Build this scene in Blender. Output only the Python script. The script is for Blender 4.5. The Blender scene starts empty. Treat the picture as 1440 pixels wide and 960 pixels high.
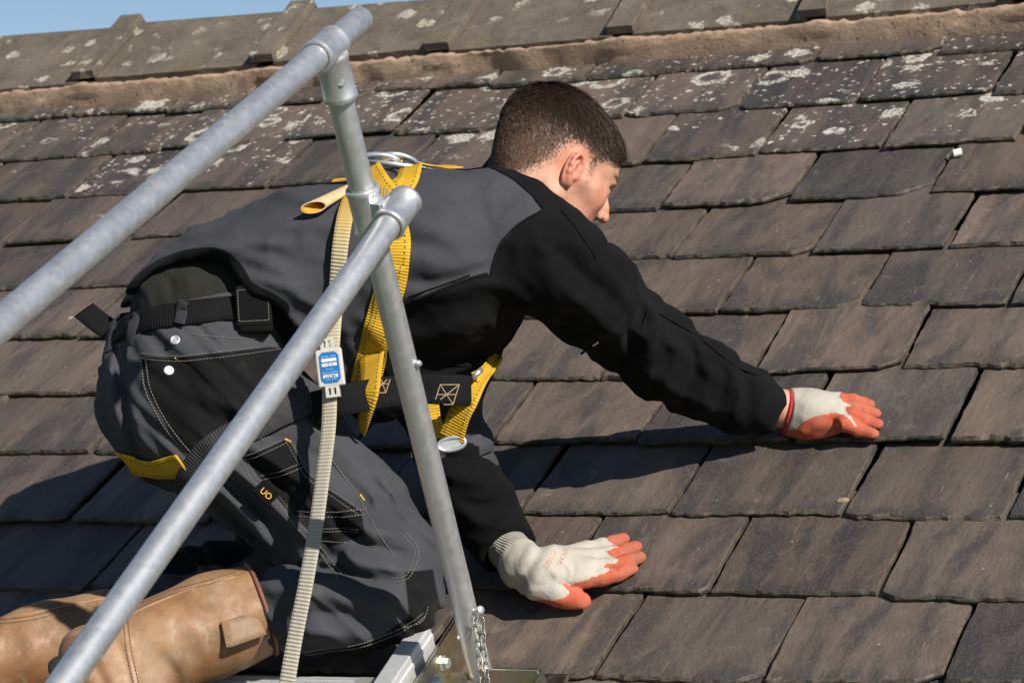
import bpy, bmesh, math, random
import numpy as np
from mathutils import Vector, Matrix
from mathutils.bvhtree import BVHTree
SC = bpy.context.scene
COL = SC.collection
R = math.radians
# ------------------------------------------------------------------ camera
FPX = 4017.66; PIT = 0.07242
cam_d = bpy.data.cameras.new('camera'); cam = bpy.data.objects.new('camera', cam_d); COL.objects.link(cam)
cam_d.sensor_width = 36; cam_d.lens = 36*FPX/1440; cam_d.clip_start = .05; cam_d.clip_end = 5000
cam.rotation_euler = (math.pi/2+PIT, 0, 0)
cam_d.dof.use_dof = True; cam_d.dof.focus_distance = 4.25; cam_d.dof.aperture_fstop = 13
SC.camera = cam
# ------------------------------------------------------------------ sky, sun, exposure
SUN_TO = Vector((.46, -.68, .525)).normalized()        # direction towards the sun
el = math.asin(SUN_TO.z); az = math.atan2(SUN_TO.x, SUN_TO.y)
W = bpy.data.worlds.new('World'); SC.world = W; W.use_nodes = True
wn = W.node_tree.nodes; wl = W.node_tree.links
sky = wn.new('ShaderNodeTexSky'); sky.sky_type = 'NISHITA'; sky.sun_disc = False
sky.sun_elevation = el; sky.sun_rotation = az; sky.altitude = 300; sky.air_density = 1.0; sky.dust_density = 0; sky.ozone_density = 1.0
bg = wn['Background']; bg.inputs['Strength'].default_value = .072
wl.new(sky.outputs[0], bg.inputs['Color'])
sd = bpy.data.lights.new('sun', 'SUN'); sd.energy = 5.0; sd.angle = R(.53); sd.color = (1, .93, .83)
so = bpy.data.objects.new('sun', sd); COL.objects.link(so)
so.rotation_euler = SUN_TO.to_track_quat('Z', 'Y').to_euler()
SC.view_settings.view_transform = 'Standard'; SC.view_settings.look = 'None'
SC.view_settings.exposure = 0.40; SC.view_settings.gamma = 1
SC.cycles.max_bounces = 6
random.seed(7); RNG = np.random.default_rng(11)
# ------------------------------------------------------------------ measuring helpers
FWD = Vector((0, math.cos(PIT), math.sin(PIT))); UPV = Vector((0, -math.sin(PIT), math.cos(PIT)))
def P(px, py, d):                      # a point seen at photo position px,py at depth d metres
    return Vector((1, 0, 0))*((px-720)/FPX*d) + UPV*((480-py)/FPX*d) + FWD*d
AZ = -.431737; RP = .576481; DPL = .213/.0992
RU = Vector((math.cos(AZ), math.sin(AZ), 0)); RH = Vector((-math.sin(AZ), math.cos(AZ), 0))
RV = RH*math.cos(RP)+Vector((0, 0, math.sin(RP))); RN = RU.cross(RV)
RF = Matrix(((RU.x, RV.x, RN.x, -DPL*RN.x), (RU.y, RV.y, RN.y, -DPL*RN.y), (RU.z, RV.z, RN.z, -DPL*RN.z), (0, 0, 0, 1)))
def roof(U, V, w=0): return RF @ Vector((U, V, w))
def onroof(px, py, w=0):               # where that line of sight meets the plane w above the roof
    r = P(px, py, 1); t = (-DPL+w)/r.dot(RN); return r*t
def uvw(px, py, w=0):
    q = RF.inverted() @ onroof(px, py, w); return q
GA = .213; V0 = 2.36736*DPL
# ------------------------------------------------------------------ object helpers
def link(name, me, mats, parent=None, loc=None, smooth=None):
    o = bpy.data.objects.new(name, me); COL.objects.link(o)
    if not isinstance(mats, (list, tuple)): mats = [mats]
    if len(me.materials) == 0:
        for m in mats: me.materials.append(m)
    if parent: o.parent = parent
    if loc is not None: o.location = loc
    if smooth is not None: me.polygons.foreach_set('use_smooth', [smooth]*len(me.polygons))
    return o
def tag(o, label, cat, group=None):
    o['label'] = label; o['category'] = cat
    if group: o['group'] = group
    return o
def empty(name, label, cat, loc=(0, 0, 0), group=None):
    o = bpy.data.objects.new(name, None); COL.objects.link(o); o.location = loc; o.empty_display_size = .05
    return tag(o, label, cat, group)
def mesh(name, vs, fs, mi=None):
    me = bpy.data.meshes.new(name); me.from_pydata([tuple(v) for v in vs], [], fs)
    if mi is not None: me.polygons.foreach_set('material_index', mi)
    me.update(); return me
def part(name, vs, fs, mats, parent=None, smooth=False, mi=None):   # vertices in world space
    o0 = parent.location if parent is not None else Vector((0, 0, 0))
    p = parent
    off = Vector((0, 0, 0))
    while p is not None: off += p.location; p = p.parent
    me = mesh(name, [Vector(v)-off for v in vs], fs, mi)
    return link(name, me, mats, parent, smooth=smooth)
def autosmooth(o, ang=40):
    me = o.data; bm = bmesh.new(); bm.from_mesh(me)
    for f in bm.faces: f.smooth = True
    for e in bm.edges:
        if len(e.link_faces) == 2 and e.calc_face_angle(0) > R(ang): e.smooth = False
    bm.to_mesh(me); bm.free()
def frame_of(d):
    d = d.normalized(); a = Vector((0, 0, 1)) if abs(d.z) < .9 else Vector((1, 0, 0))
    x = d.cross(a).normalized(); return x, d.cross(x).normalized(), d
def lathe(a, b, prof, seg=32, caps=True):   # prof: list of (t along a->b in metres, radius)
    x, y, z = frame_of(b-a); vs = []; fs = []
    for t, r in prof:
        for k in range(seg):
            an = 2*math.pi*k/seg; vs.append(a+z*t+x*(r*math.cos(an))+y*(r*math.sin(an)))
    for i in range(len(prof)-1):
        for k in range(seg):
            k2 = (k+1) % seg; fs.append((i*seg+k, i*seg+k2, (i+1)*seg+k2, (i+1)*seg+k))
    if caps: fs.append(tuple(reversed(range(seg)))); fs.append(tuple((len(prof)-1)*seg+k for k in range(seg)))
    return vs, fs
def box(c, x, y, z, bev=0):                 # centre and three half-extent vectors
    vs = [c+x*i+y*j+z*k for i in (-1, 1) for j in (-1, 1) for k in (-1, 1)]
    fs = [(0, 1, 3, 2), (4, 6, 7, 5), (0, 4, 5, 1), (2, 3, 7, 6), (0, 2, 6, 4), (1, 5, 7, 3)]
    return vs, fs
def merge(*parts):
    vs = []; fs = []
    for v, f in parts:
        o = len(vs); vs += list(v); fs += [tuple(i+o for i in q) for q in f]
    return vs, fs
def bevel(o, w=.002, seg=2):
    bm = bmesh.new(); bm.from_mesh(o.data)
    bmesh.ops.recalc_face_normals(bm, faces=bm.faces)
    ed = [e for e in bm.edges if len(e.link_faces) == 2 and e.calc_face_angle(0) > R(30)]
    bmesh.ops.bevel(bm, geom=ed, offset=w, segments=seg, profile=.5, affect='EDGES', clamp_overlap=True)
    bm.to_mesh(o.data); bm.free()
def tube(pts, r, seg=10, closed=False):
    pts = [Vector(p) for p in pts]; n = len(pts); vs = []; fs = []
    up = None
    for i, p in enumerate(pts):
        if closed: t = pts[(i+1) % n]-pts[i-1]
        else: t = pts[min(i+1, n-1)]-pts[max(i-1, 0)]
        t.normalize()
        if up is None: up = frame_of(t)[0]
        up = (up-t*up.dot(t)).normalized(); w = t.cross(up)
        rr = r[i] if isinstance(r, (list, tuple)) else r
        for k in range(seg):
            a = 2*math.pi*k/seg; vs.append(p+up*(rr*math.cos(a))+w*(rr*math.sin(a)))
    m = n if closed else n-1
    for i in range(m):
        j = (i+1) % n
        for k in range(seg):
            k2 = (k+1) % seg; fs.append((i*seg+k, i*seg+k2, j*seg+k2, j*seg+k))
    if not closed: fs.append(tuple(reversed(range(seg)))); fs.append(tuple((n-1)*seg+k for k in range(seg)))
    return vs, fs
# ------------------------------------------------------------------ material helpers
class N:
    def __init__(s, name, rough=.6, metal=0, spec=.5):
        s.m = bpy.data.materials.new(name); s.m.use_nodes = True; s.t = s.m.node_tree
        s.b = s.t.nodes['Principled BSDF']; s.b.inputs['Roughness'].default_value = rough
        s.b.inputs['Metallic'].default_value = metal; s.b.inputs['Specular IOR Level'].default_value = spec
    def n(s, ty, **kw):
        o = s.t.nodes.new(ty)
        for k, v in kw.items(): setattr(o, k, v)
        return o
    def l(s, a, b): s.t.links.new(a, b)
    def put(s, sock, v):
        if isinstance(v, bpy.types.NodeSocket): s.l(v, sock)
        else: sock.default_value = v
    def co(s, kind='Object'): return s.n('ShaderNodeTexCoord').outputs[kind]
    def mapp(s, v, scale=(1, 1, 1), loc=(0, 0, 0), rot=(0, 0, 0)):
        o = s.n('ShaderNodeMapping'); s.l(v, o.inputs['Vector'])
        o.inputs['Scale'].default_value = scale; s.put(o.inputs['Location'], loc); o.inputs['Rotation'].default_value = rot
        return o.outputs[0]
    def noise(s, v, scale=5, det=4, rough=.6, dist=0, out='Fac'):
        o = s.n('ShaderNodeTexNoise'); s.l(v, o.inputs['Vector']); o.inputs['Scale'].default_value = scale
        o.inputs['Detail'].default_value = det; o.inputs['Roughness'].default_value = rough; o.inputs['Distortion'].default_value = dist
        return o.outputs[out]
    def vor(s, v, scale=5, feat='F1', out='Distance', rnd=1):
        o = s.n('ShaderNodeTexVoronoi', feature=feat); s.l(v, o.inputs['Vector']); o.inputs['Scale'].default_value = scale
        o.inputs['Randomness'].default_value = rnd
        return o.outputs[out]
    def math(s, op, a, b=0, c=0, clamp=False):
        o = s.n('ShaderNodeMath', operation=op); o.use_clamp = clamp
        s.put(o.inputs[0], a); s.put(o.inputs[1], b); s.put(o.inputs[2], c); return o.outputs[0]
    def ss(s, v, a, b, lo=0, hi=1):       # smoothstep from a to b
        o = s.n('ShaderNodeMapRange'); o.interpolation_type = 'SMOOTHSTEP'
        s.put(o.inputs[0], v); s.put(o.inputs[1], a); s.put(o.inputs[2], b); s.put(o.inputs[3], lo); s.put(o.inputs[4], hi)
        return o.outputs[0]
    def mix(s, f, a, b, mode='MIX'):
        o = s.n('ShaderNodeMix', data_type='RGBA', blend_type=mode); s.put(o.inputs[0], f)
        for k, v in ((6, a), (7, b)):
            if isinstance(v, bpy.types.NodeSocket): s.l(v, o.inputs[k])
            else: o.inputs[k].default_value = (*v, 1) if len(v) == 3 else v
        return o.outputs[2]
    def attr(s, name, out='Fac'): return s.n('ShaderNodeAttribute', attribute_name=name).outputs[out]
    def col(s, v):
        if isinstance(v, bpy.types.NodeSocket): s.l(v, s.b.inputs['Base Color'])
        else: s.b.inputs['Base Color'].default_value = (*v, 1)
    def bump(s, h, dist=.001, st=1.0):
        o = s.n('ShaderNodeBump'); o.inputs['Strength'].default_value = st; o.inputs['Distance'].default_value = dist
        prev = s.b.inputs['Normal'].links[0].from_socket if s.b.inputs['Normal'].links else None
        if prev: s.l(prev, o.inputs['Normal'])
        s.l(h, o.inputs['Height']); s.l(o.outputs[0], s.b.inputs['Normal'])
    def rough(s, v): s.put(s.b.inputs['Roughness'], v)
def vadd(s, v, w):
    o = s.n('ShaderNodeVectorMath', operation='ADD'); s.l(v, o.inputs[0]); s.put(o.inputs[1], w); return o.outputs[0]
def vscale(s, v, k):
    o = s.n('ShaderNodeVectorMath', operation='SCALE'); s.l(v, o.inputs[0]); s.put(o.inputs['Scale'], k); return o.outputs[0]
# ------------------------------------------------------------------ materials of the roof
def m_slate(edge=False):
    s = N('slate_edge' if edge else 'slate', .78, spec=.35)
    c = s.co(); oi = s.n('ShaderNodeObjectInfo'); rnd = oi.outputs['Random']
    off = s.n('ShaderNodeCombineXYZ')
    s.l(s.math('MULTIPLY', rnd, 37), off.inputs[0]); s.l(s.math('MULTIPLY', rnd, 91), off.inputs[1])
    q = vadd(s, c, off.outputs[0])
    st = s.noise(s.mapp(q, (1, .22, 1)), 16, 4, .6, .6)        # streaks running down the slope
    st2 = s.noise(s.mapp(q, (1, .12, 1)), 9, 2, .5)
    cl = s.noise(q, 22, 6, .65); fine = s.noise(s.mapp(q, (1, .45, 1)), 330, 3, .8)
    a = s.mix(rnd, (.078, .069, .063), (.104, .078, .062))
    rnd2 = s.math('FRACT', s.math('MULTIPLY', rnd, 13.7)); rnd3 = s.math('FRACT', s.math('MULTIPLY', rnd, 71.3))
    a = s.mix(s.ss(rnd2, .55, .95), a, (.090, .070, .067))
    a = s.mix(s.ss(st, .42, .62), a, (.044, .040, .040))
    a = s.mix(s.math('MULTIPLY', s.ss(st2, .52, .68), .5), a, (.145, .110, .082))
    a = s.mix(s.math('MULTIPLY', s.ss(cl, .55, .75), .5), a, (.15, .13, .112))
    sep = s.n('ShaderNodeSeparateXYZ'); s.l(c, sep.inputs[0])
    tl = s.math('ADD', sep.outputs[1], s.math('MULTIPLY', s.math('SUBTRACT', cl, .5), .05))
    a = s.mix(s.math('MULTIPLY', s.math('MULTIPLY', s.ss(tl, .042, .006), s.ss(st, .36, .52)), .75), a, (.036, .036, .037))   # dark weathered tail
    a = s.mix(1, a, s.mix(rnd3, (.62, .62, .63), (1.32, 1.24, 1.14)), 'MULTIPLY')
    a = s.mix(s.math('MULTIPLY', s.math('SUBTRACT', fine, .42), .9), a, (.20, .168, .145))
    if edge:
        a = s.mix(.5, a, (.10, .08, .06)); a = s.mix(s.ss(cl, .44, .58), a, (.045, .038, .032))
        mo = s.noise(q, 14, 2, .5); a = s.mix(s.math('MULTIPLY', s.ss(mo, .55, .68), .4), a, (.085, .08, .035))
    # lichen: crusty white patches and rings, thickest towards the ridge
    g = s.n('ShaderNodeNewGeometry').outputs['Position']
    dt = s.n('ShaderNodeVectorMath', operation='DOT_PRODUCT'); s.l(g, dt.inputs[0]); dt.inputs[1].default_value = RV
    hv = dt.outputs['Value']
    wob = vscale(s, s.noise(q, 60, 3, .6, out='Color'), .035)
    qq = vadd(s, q, wob)
    d1 = s.vor(qq, 12.5); e1 = s.vor(qq, 12.5, out='Color')
    sc = s.n('ShaderNodeSeparateColor'); s.l(e1, sc.inputs[0])
    big = s.noise(q, 6.5, 2, .5)
    dens = s.math('ADD', s.ss(hv, 4.3, 5.1, -.20, .19), s.math('MULTIPLY', s.math('SUBTRACT', rnd2, .5), .30))
    pres = s.ss(s.math('ADD', big, dens), .56, .62)
    lim = s.math('MULTIPLY', sc.outputs[0], .58)
    disc = s.ss(d1, lim, s.math('SUBTRACT', lim, .07))
    core = s.ss(d1, s.math('MULTIPLY', lim, .72), s.math('MULTIPLY', lim, .45))
    ring = s.math('SUBTRACT', disc, s.math('MULTIPLY', core, s.ss(sc.outputs[1], .35, .5)), clamp=True)
    gran = s.ss(s.noise(q, 190, 3, .7), .40, .52)
    lm = s.math('MULTIPLY', s.math('MULTIPLY', ring, pres), gran)
    d2 = s.vor(qq, 62); e2 = s.vor(qq, 62, out='Color'); sc2 = s.n('ShaderNodeSeparateColor'); s.l(e2, sc2.inputs[0])
    sm = s.math('MULTIPLY', s.ss(d2, .36, .24), s.math('MULTIPLY', s.ss(sc2.outputs[0], .6, .62), s.ss(s.math('ADD', big, dens), .55, .63)))
    d3 = s.vor(q, 21); e3 = s.vor(q, 21, out='Color'); sc3 = s.n('ShaderNodeSeparateColor'); s.l(e3, sc3.inputs[0])
    sp = s.math('MULTIPLY', s.ss(d3, .055, .03), s.ss(sc3.outputs[2], .82, .84))       # odd specks anywhere
    lm = s.math('MAXIMUM', s.math('MAXIMUM', lm, s.math('MULTIPLY', sm, gran)), s.math('MULTIPLY', sp, .4))
    if edge: lm = s.math('MULTIPLY', lm, .6)
    a = s.mix(s.math('MULTIPLY', lm, .92), a, (.52, .50, .44))
    # a few pale scratches
    scr = s.noise(s.mapp(q, (9, .8, 1), rot=(0, 0, .5)), 18, 2, .5)
    a = s.mix(s.math('MULTIPLY', s.ss(scr, .735, .76), .45), a, (.3, .28, .26))
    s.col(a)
    s.bump(s.noise(s.mapp(q, (1, .5, 1)), 22, 4, .6), .0075, .9)
    s.bump(fine, .0008, .9)
    s.rough(s.ss(cl, .3, .7, .56, .74))
    return s.m
MS = [m_slate(), m_slate(True)]
def m_ridge():
    s = N('ridge_clay', .85, spec=.3); c = s.co(); rnd = s.n('ShaderNodeObjectInfo').outputs['Random']
    q = vadd(s, c, vscale(s, s.noise(c, 30, 3, .6, out='Color'), .03))
    g = s.n('ShaderNodeNewGeometry').outputs['Position']; q2 = vadd(s, g, vscale(s, s.noise(g, 45, 3, .6, out='Color'), .045))
    n1 = s.noise(g, 9, 5, .65); n2 = s.noise(g, 140, 4, .7)
    a = s.mix(s.ss(n1, .35, .65), (.10, .083, .064), (.15, .124, .094))
    a = s.mix(s.math('MULTIPLY', s.ss(s.noise(g, 26, 4, .6), .5, .7), .6), a, (.068, .06, .052))
    d = s.vor(q2, 19); e = s.vor(q2, 19, out='Color'); sc = s.n('ShaderNodeSeparateColor'); s.l(e, sc.inputs[0])
    lim = s.math('MULTIPLY', sc.outputs[0], .52)
    pr = s.math('MULTIPLY', s.ss(d, lim, s.math('SUBTRACT', lim, .12)), s.ss(s.noise(g, 3.4, 2, .5), .40, .50))
    pr = s.math('MULTIPLY', pr, s.ss(s.noise(g, 150, 3, .7), .36, .54))
    a = s.mix(s.math('MULTIPLY', pr, .85), a, (.48, .45, .36))
    a = s.mix(s.math('MULTIPLY', s.ss(s.noise(g, 7, 3, .6), .60, .72), .45), a, (.15, .12, .04))
    a = s.mix(s.math('SUBTRACT', n2, .45), a, (.2, .17, .13))
    s.col(a); s.bump(n2, .003, 1); s.bump(s.noise(g, 40, 4, .65), .005, .8); return s.m
MR = m_ridge()
def m_mortar():
    s = N('mortar', .92, spec=.2); g = s.co()
    n1 = s.noise(g, 12, 5, .65); n2 = s.noise(g, 130, 4, .7); n3 = s.noise(s.mapp(g, (1, .25, 1)), 30, 3, .6)
    a = s.mix(s.ss(n1, .3, .7), (.31, .21, .152), (.41, .295, .215))
    a = s.mix(s.math('MULTIPLY', s.ss(n3, .56, .72), .6), a, (.22, .155, .115))
    d = s.vor(g, 55); a = s.mix(s.ss(d, .2, .1), a, (.13, .1, .085))
    a = s.mix(s.math('MULTIPLY', s.ss(n2, .55, .75), .35), a, (.5, .4, .32))
    s.col(a); s.bump(n2, .002, 1); s.bump(n1, .006, .5); s.bump(s.ss(d, .2, .1), .003, -.6); return s.m
MM = m_mortar()
def m_plain(name, c, rough=.8, n=20, amt=.35, bump=.002):
    s = N(name, rough); g = s.co(); k = s.noise(g, n, 5, .6)
    s.col(s.mix(k, tuple(x*(1-amt) for x in c), tuple(x*(1+amt) for x in c))); s.bump(k, bump, .6); return s.m
MDK = m_plain('roof_underlay', (.02, .018, .016))
# ------------------------------------------------------------------ ground, roof
gv = [(-3000, -3000, -7.5), (3000, -3000, -7.5), (3000, 3000, -7.5), (-3000, 3000, -7.5)]
gr = link('ground', mesh('ground', gv, [(0, 1, 2, 3)]), m_plain('grass_field', (.05, .07, .025), .9, 3, .5)); gr['kind'] = 'structure'
UA, UB, VE, VR = -4.62, .45, 2.06, 5.41
dv = [(UA, VE, -.03), (UB, VE, -.03), (UB, VR, -.03), (UA, VR, -.03)]
rt = RF.to_3x3().inverted()
down = rt @ Vector((0, 0, -1)); back = rt @ RH
bk = [Vector((U, VR, -.03))+back*3.6+down*2.35 for U in (UB, UA)]
dv += [tuple(b) for b in bk] + [tuple(Vector(x)+down*.12) for x in dv] + [tuple(b+down*.12) for b in bk]
df = [(0, 1, 2, 3), (3, 2, 4, 5), (9, 8, 7, 6), (11, 10, 8, 9), (0, 6, 7, 1), (1, 7, 8, 2), (2, 8, 10, 4), (5, 4, 10, 11), (3, 9, 6, 0), (5, 11, 9, 3)]
ROOF = link('slate_roof', mesh('slate_roof', dv, df), MDK); ROOF.matrix_world = RF
tag(ROOF, 'weathered dark slate roof with lichen patches under a mortared clay ridge', 'roof')
wz = down
a0 = Vector((UA+.3, VE+.35, -.06)); a1 = Vector((UB-.3, VE+.35, -.06)); b0 = bk[1]+down*.02-back*.3+Vector((.3, 0, 0)); b1 = bk[0]+down*.02-back*.3-Vector((.3, 0, 0))
hgt = 6.1
wv = [a0+down*.1, a1+down*.1, b1+down*.1, b0+down*.1]; wv = wv+[Vector(x) + down*(hgt) for x in wv]
link('wall', mesh('wall', wv, [(0, 1, 5, 4), (1, 2, 6, 5), (2, 3, 7, 6), (3, 0, 4, 7)]), m_plain('stone_wall', (.3, .25, .2), .9, 4, .3, .01), ROOF)
def slate_mesh(w, L, th, rs, clipl, clipr, wear):
    r = random.Random(rs)
    def jag(n, amp):                     # ragged line: slow wander plus flakes
        ph = [r.uniform(0, 6.3) for _ in range(3)]; out = []
        for i in range(n+1):
            t = i/n
            out.append(amp*(.55*math.sin(ph[0]+t*5.1)+.35*math.sin(ph[1]+t*13)+r.uniform(-.55, .55)))
        return out
    O = []
    nb = max(14, int(w/.011)); jb = jag(nb, wear*.0034)
    for i in range(nb+1):
        x = w*i/nb; y = jb[i]
        if clipl and x < clipl: y += (clipl-x)*.75*(1-.25*x/clipl)
        if clipr and x > w-clipr: y += (x-w+clipr)*.75*(1-.25*(w-x)/clipr)
        O.append([x, y])
    ns = 14; js = jag(ns, .0017)
    y0 = O[-1][1]
    for i in range(1, ns): O.append([w+js[i], y0+(L-y0)*i/ns])
    O.append([w, L]); O.append([0, L]); js = jag(ns, .0017); y0 = O[0][1]
    for i in range(ns-1, 0, -1): O.append([js[i], y0+(L-y0)*i/ns])
    n = len(O); vs = []; cx, cy = w/2, L/2
    def zs(y): return -th*y/GA
    cph = [r.uniform(0, 6.3), r.uniform(0, 6.3)]
    ins = []
    for i, (x, y) in enumerate(O):
        a = Vector(O[i-1]); b = Vector(O[(i+1) % n]); t = (b-a); nr = Vector((-t.y, t.x)).normalized()
        tail = i <= nb
        ck = max(0, math.sin(cph[0]+i*.55)+.8*math.sin(cph[1]+i*1.27)-.5)
        k = (r.uniform(.0012, .0036)+.0042*ck if tail else r.uniform(.0008, .0022)+.0016*ck)*wear
        ins.append((x+nr.x*k, y+nr.y*k))
    for (x, y) in ins: vs.append((x, y, zs(y)))
    for i, (x, y) in enumerate(O):
        t = r.uniform(.35, .6); tail = i <= nb; x2, y2 = x+(ins[i][0]-x)*t, y+(ins[i][1]-y)*t
        vs.append((x2, y2, zs(y2)-th*(r.uniform(.08, .30) if tail else r.uniform(.04, .14))))
    for i, (x, y) in enumerate(O):
        tail = i <= nb
        vs.append((x, y, zs(y)-(th*r.uniform(.35, .62) if tail else th*r.uniform(.1, .3))))
    for (x, y) in O: vs.append((x, y+(.002 if y < .03 else 0), zs(y)-th*1.02))
    fs = [tuple(range(n))]; mi = [0]
    for k in (0, 1, 2):
        for i in range(n):
            j = (i+1) % n; fs.append((k*n+j, k*n+i, (k+1)*n+i, (k+1)*n+j)); mi.append(1)
    return mesh('slate', vs, fs, mi)
# joints between slates, read off the photograph along each course (photo x at the tail)
J = {0: [(-38, 178), (100, 168), (236, 162), (385, 150), (527, 133), (687, 128), (827, 115), (985, 102), (1150, 87), (1322, 80)],
 1: [(-10, 233), (115, 223), (230, 214), (310, 210), (403, 200), (555, 193), (705, 182), (880, 168), (1042, 157), (1210, 147), (1397, 138)],
 2: [(-60, 292), (97, 283), (257, 275), (378, 267), (560, 258), (735, 248), (905, 235), (1069, 220), (1244, 212), (1433, 204)],
 3: [(8, 347), (190, 338), (365, 330), (560, 318), (745, 306), (933, 295), (1111, 286), (1309, 278)],
 4: [(-95, 415), (90, 412), (280, 400), (460, 392), (650, 380), (790, 373), (950, 367), (1144, 360), (1337, 353)],
 5: [(-80, 484), (112, 482), (300, 474), (500, 462), (690, 452), (830, 447), (1014, 442), (1213, 435), (1424, 432)],
 6: [(-75, 560), (113, 558), (300, 552), (470, 548), (640, 540), (848, 536), (1064, 530), (1270, 523)],
 7: [(-70, 644), (130, 643), (310, 640), (500, 636), (695, 630), (896, 631), (1120, 628), (1338, 625)],
 8: [(-120, 742), (100, 738), (300, 736), (520, 730), (737, 727), (946, 728), (1186, 737), (1422, 735)],
 9: [(-110, 835), (127, 832), (340, 830), (570, 832), (790, 836), (1002, 838), (1237, 852)],
 10: [(-150, 945), (90, 943), (330, 945), (590, 950), (840, 955), (1080, 960), (1331, 962)]}
odd = {(1, 310): (0, .10), (2, 1069): (0, 0), (3, 933): (0, .05), (3, 1111): (0, .055), (2, 1433): (.06, 0), (9, 1237): (.02, 0), (8, 1186): (.015, 0), (6, 1064): (0, .035), (5, 1014): (0, .03), (1, 1042): (0, .02), (4, 950): (0, .03), (7, 695): (.01, 0)}
nsl = 0
for i in range(0, 15):
    vt = V0-GA*i
    if i in J: us = [(uvw(x, y).x, x) for x, y in J[i]]
    else:
        base = -2.0+(.125 if i % 2 else 0); us = [(base+.25*k, None) for k in range(-8, 9)]
    while us[0][0] > -4.5: us.insert(0, (us[0][0]-random.uniform(.22, .27), None))
    while us[-1][0] < .3: us.append((us[-1][0]+random.uniform(.23, .27), None))
    for k in range(len(us)-1):
        u0, u1 = us[k][0], us[k+1][0]; gp = random.uniform(.004, .0125)
        w = u1-u0-gp; th = random.uniform(.0075, .0132)
        key = (i, us[k][1]); cl, cr = odd.get(key, (0, 0))
        if not cl and random.random() < .25: cl = random.uniform(.006, .022)
        if not cr and random.random() < .35: cr = random.uniform(.008, .035)
        L = min(GA+.075, 5.24-vt)
        me = slate_mesh(w, L, th, nsl*13+5, cl, cr, random.uniform(.7, 1.5))
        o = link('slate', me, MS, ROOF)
        jv = 0
        if us[k][1] is not None:
            q = uvw(*[z for z in J[i] if z[0] == us[k][1]][0]); jv = max(-.02, min(.02, (q.y-vt)*.7))
        o.location = (u0, vt+jv+random.uniform(-.003, .003), .012+random.uniform(-.001, .002))
        o.rotation_euler = (random.uniform(-.016, .006), random.uniform(-.010, .010), random.uniform(-.014, .014))
        nsl += 1
# ------------------------------------------------------------------ ridge
TV, TW, AV, AW = 5.176, .062, 5.410, .086
def rv(u): return .012*(u+2.6)      # the ridge runs slightly out of line with the courses
def rc(u): return max(-.012, -.030*(u+3.2))     # lower wing edge and apex (roof frame)
rj = [uvw(x, y, .07).x for x, y in ((128, 100), (368, 88), (612, 70), (868, 48), (1140, 26))]
rj = [rj[0]-.84, rj[0]-.42]+rj+[rj[-1]+.43, rj[-1]+.86, rj[-1]+1.29]
bdir = (back+down*.62).normalized()
def ridge_tile(u0, u1, rs):
    r = random.Random(rs); L = u1-u0; t = .016; dz = r.uniform(-.005, .007); dvv = r.uniform(-.005, .005)
    up = Vector((0, AV-TV, AW-TW)).normalized(); nn = Vector((0, -up.z, up.y))
    def prof(off, lo=0.0):
        # outer skin from the lower front edge over the apex and down the back
        lowp = Vector((0, TV, TW))+up*lo+nn*off; ap = Vector((0, AV, AW))+nn*off
        pts = [lowp, lowp.lerp(ap, .5), ap-up*.03, ap+Vector((0, .004, .002)), ap+bdir*.03-nn*.0, ap+bdir*.27]
        return pts
    vs = []; fs = []
    def strip(ua, ub, off, lo):
        nu = max(2, int((ub-ua)/.025)); pr = prof(off, lo); pi = prof(off-t-.004, lo); b = len(vs); m = len(pr)
        for k in range(nu+1):
            u = ua+(ub-ua)*k/nu; sg = .004*math.sin(k*1.7+rs)
            e = r.uniform(-.0007, .0007); wq = [0, .5, 1, 1, 1, 1]
            for q, p_ in enumerate(pr): vs.append((u+(r.uniform(-.0012, .0012) if k in (0, nu) else 0), p_.y+dvv+rv(u)*(1-wq[q])+rc(u)*wq[q]+(e if q == 0 else 0), p_.z+dz+(e if q == 0 else 0)))
            for q, p_ in enumerate(pi): vs.append((u, p_.y+dvv+rv(u)*(1-wq[q])+rc(u)*wq[q], p_.z+dz))
        s_ = 2*m
        for k in range(nu):
            A = b+k*s_; B = A+s_
            for q in range(m-1):
                fs.append((A+q, B+q, B+q+1, A+q+1)); fs.append((A+m+q+1, B+m+q+1, B+m+q, A+m+q))
            fs.append((A, A+m, B+m, B)); fs.append((A+m-1, B+m-1, B+2*m-1, A+2*m-1))
        for A, fl in ((b, 0), (b+nu*s_, 1)):
            for q in range(m-1):
                f = (A+q, A+q+1, A+m+q+1, A+m+q); fs.append(f if not fl else f[::-1])
    strip(u0+.022, u1-.020, 0, 0)
    strip(u0-.030, u0+.030, .023, -.004)
    me = mesh('ridge_tile', vs, fs)
    bm = bmesh.new(); bm.from_mesh(me); bmesh.ops.recalc_face_normals(bm, faces=bm.faces)
    ed = [e for e in bm.edges if len(e.link_faces) == 2 and e.calc_face_angle(0) > R(45)]
    bmesh.ops.bevel(bm, geom=ed, offset=.0022, segments=2, profile=.5, affect='EDGES', clamp_overlap=True)
    bm.to_mesh(me); bm.free()
    return link('ridge_tile', me, MR, ROOF)
for k in range(len(rj)-1): ridge_tile(rj[k], rj[k+1], k+3)
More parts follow.
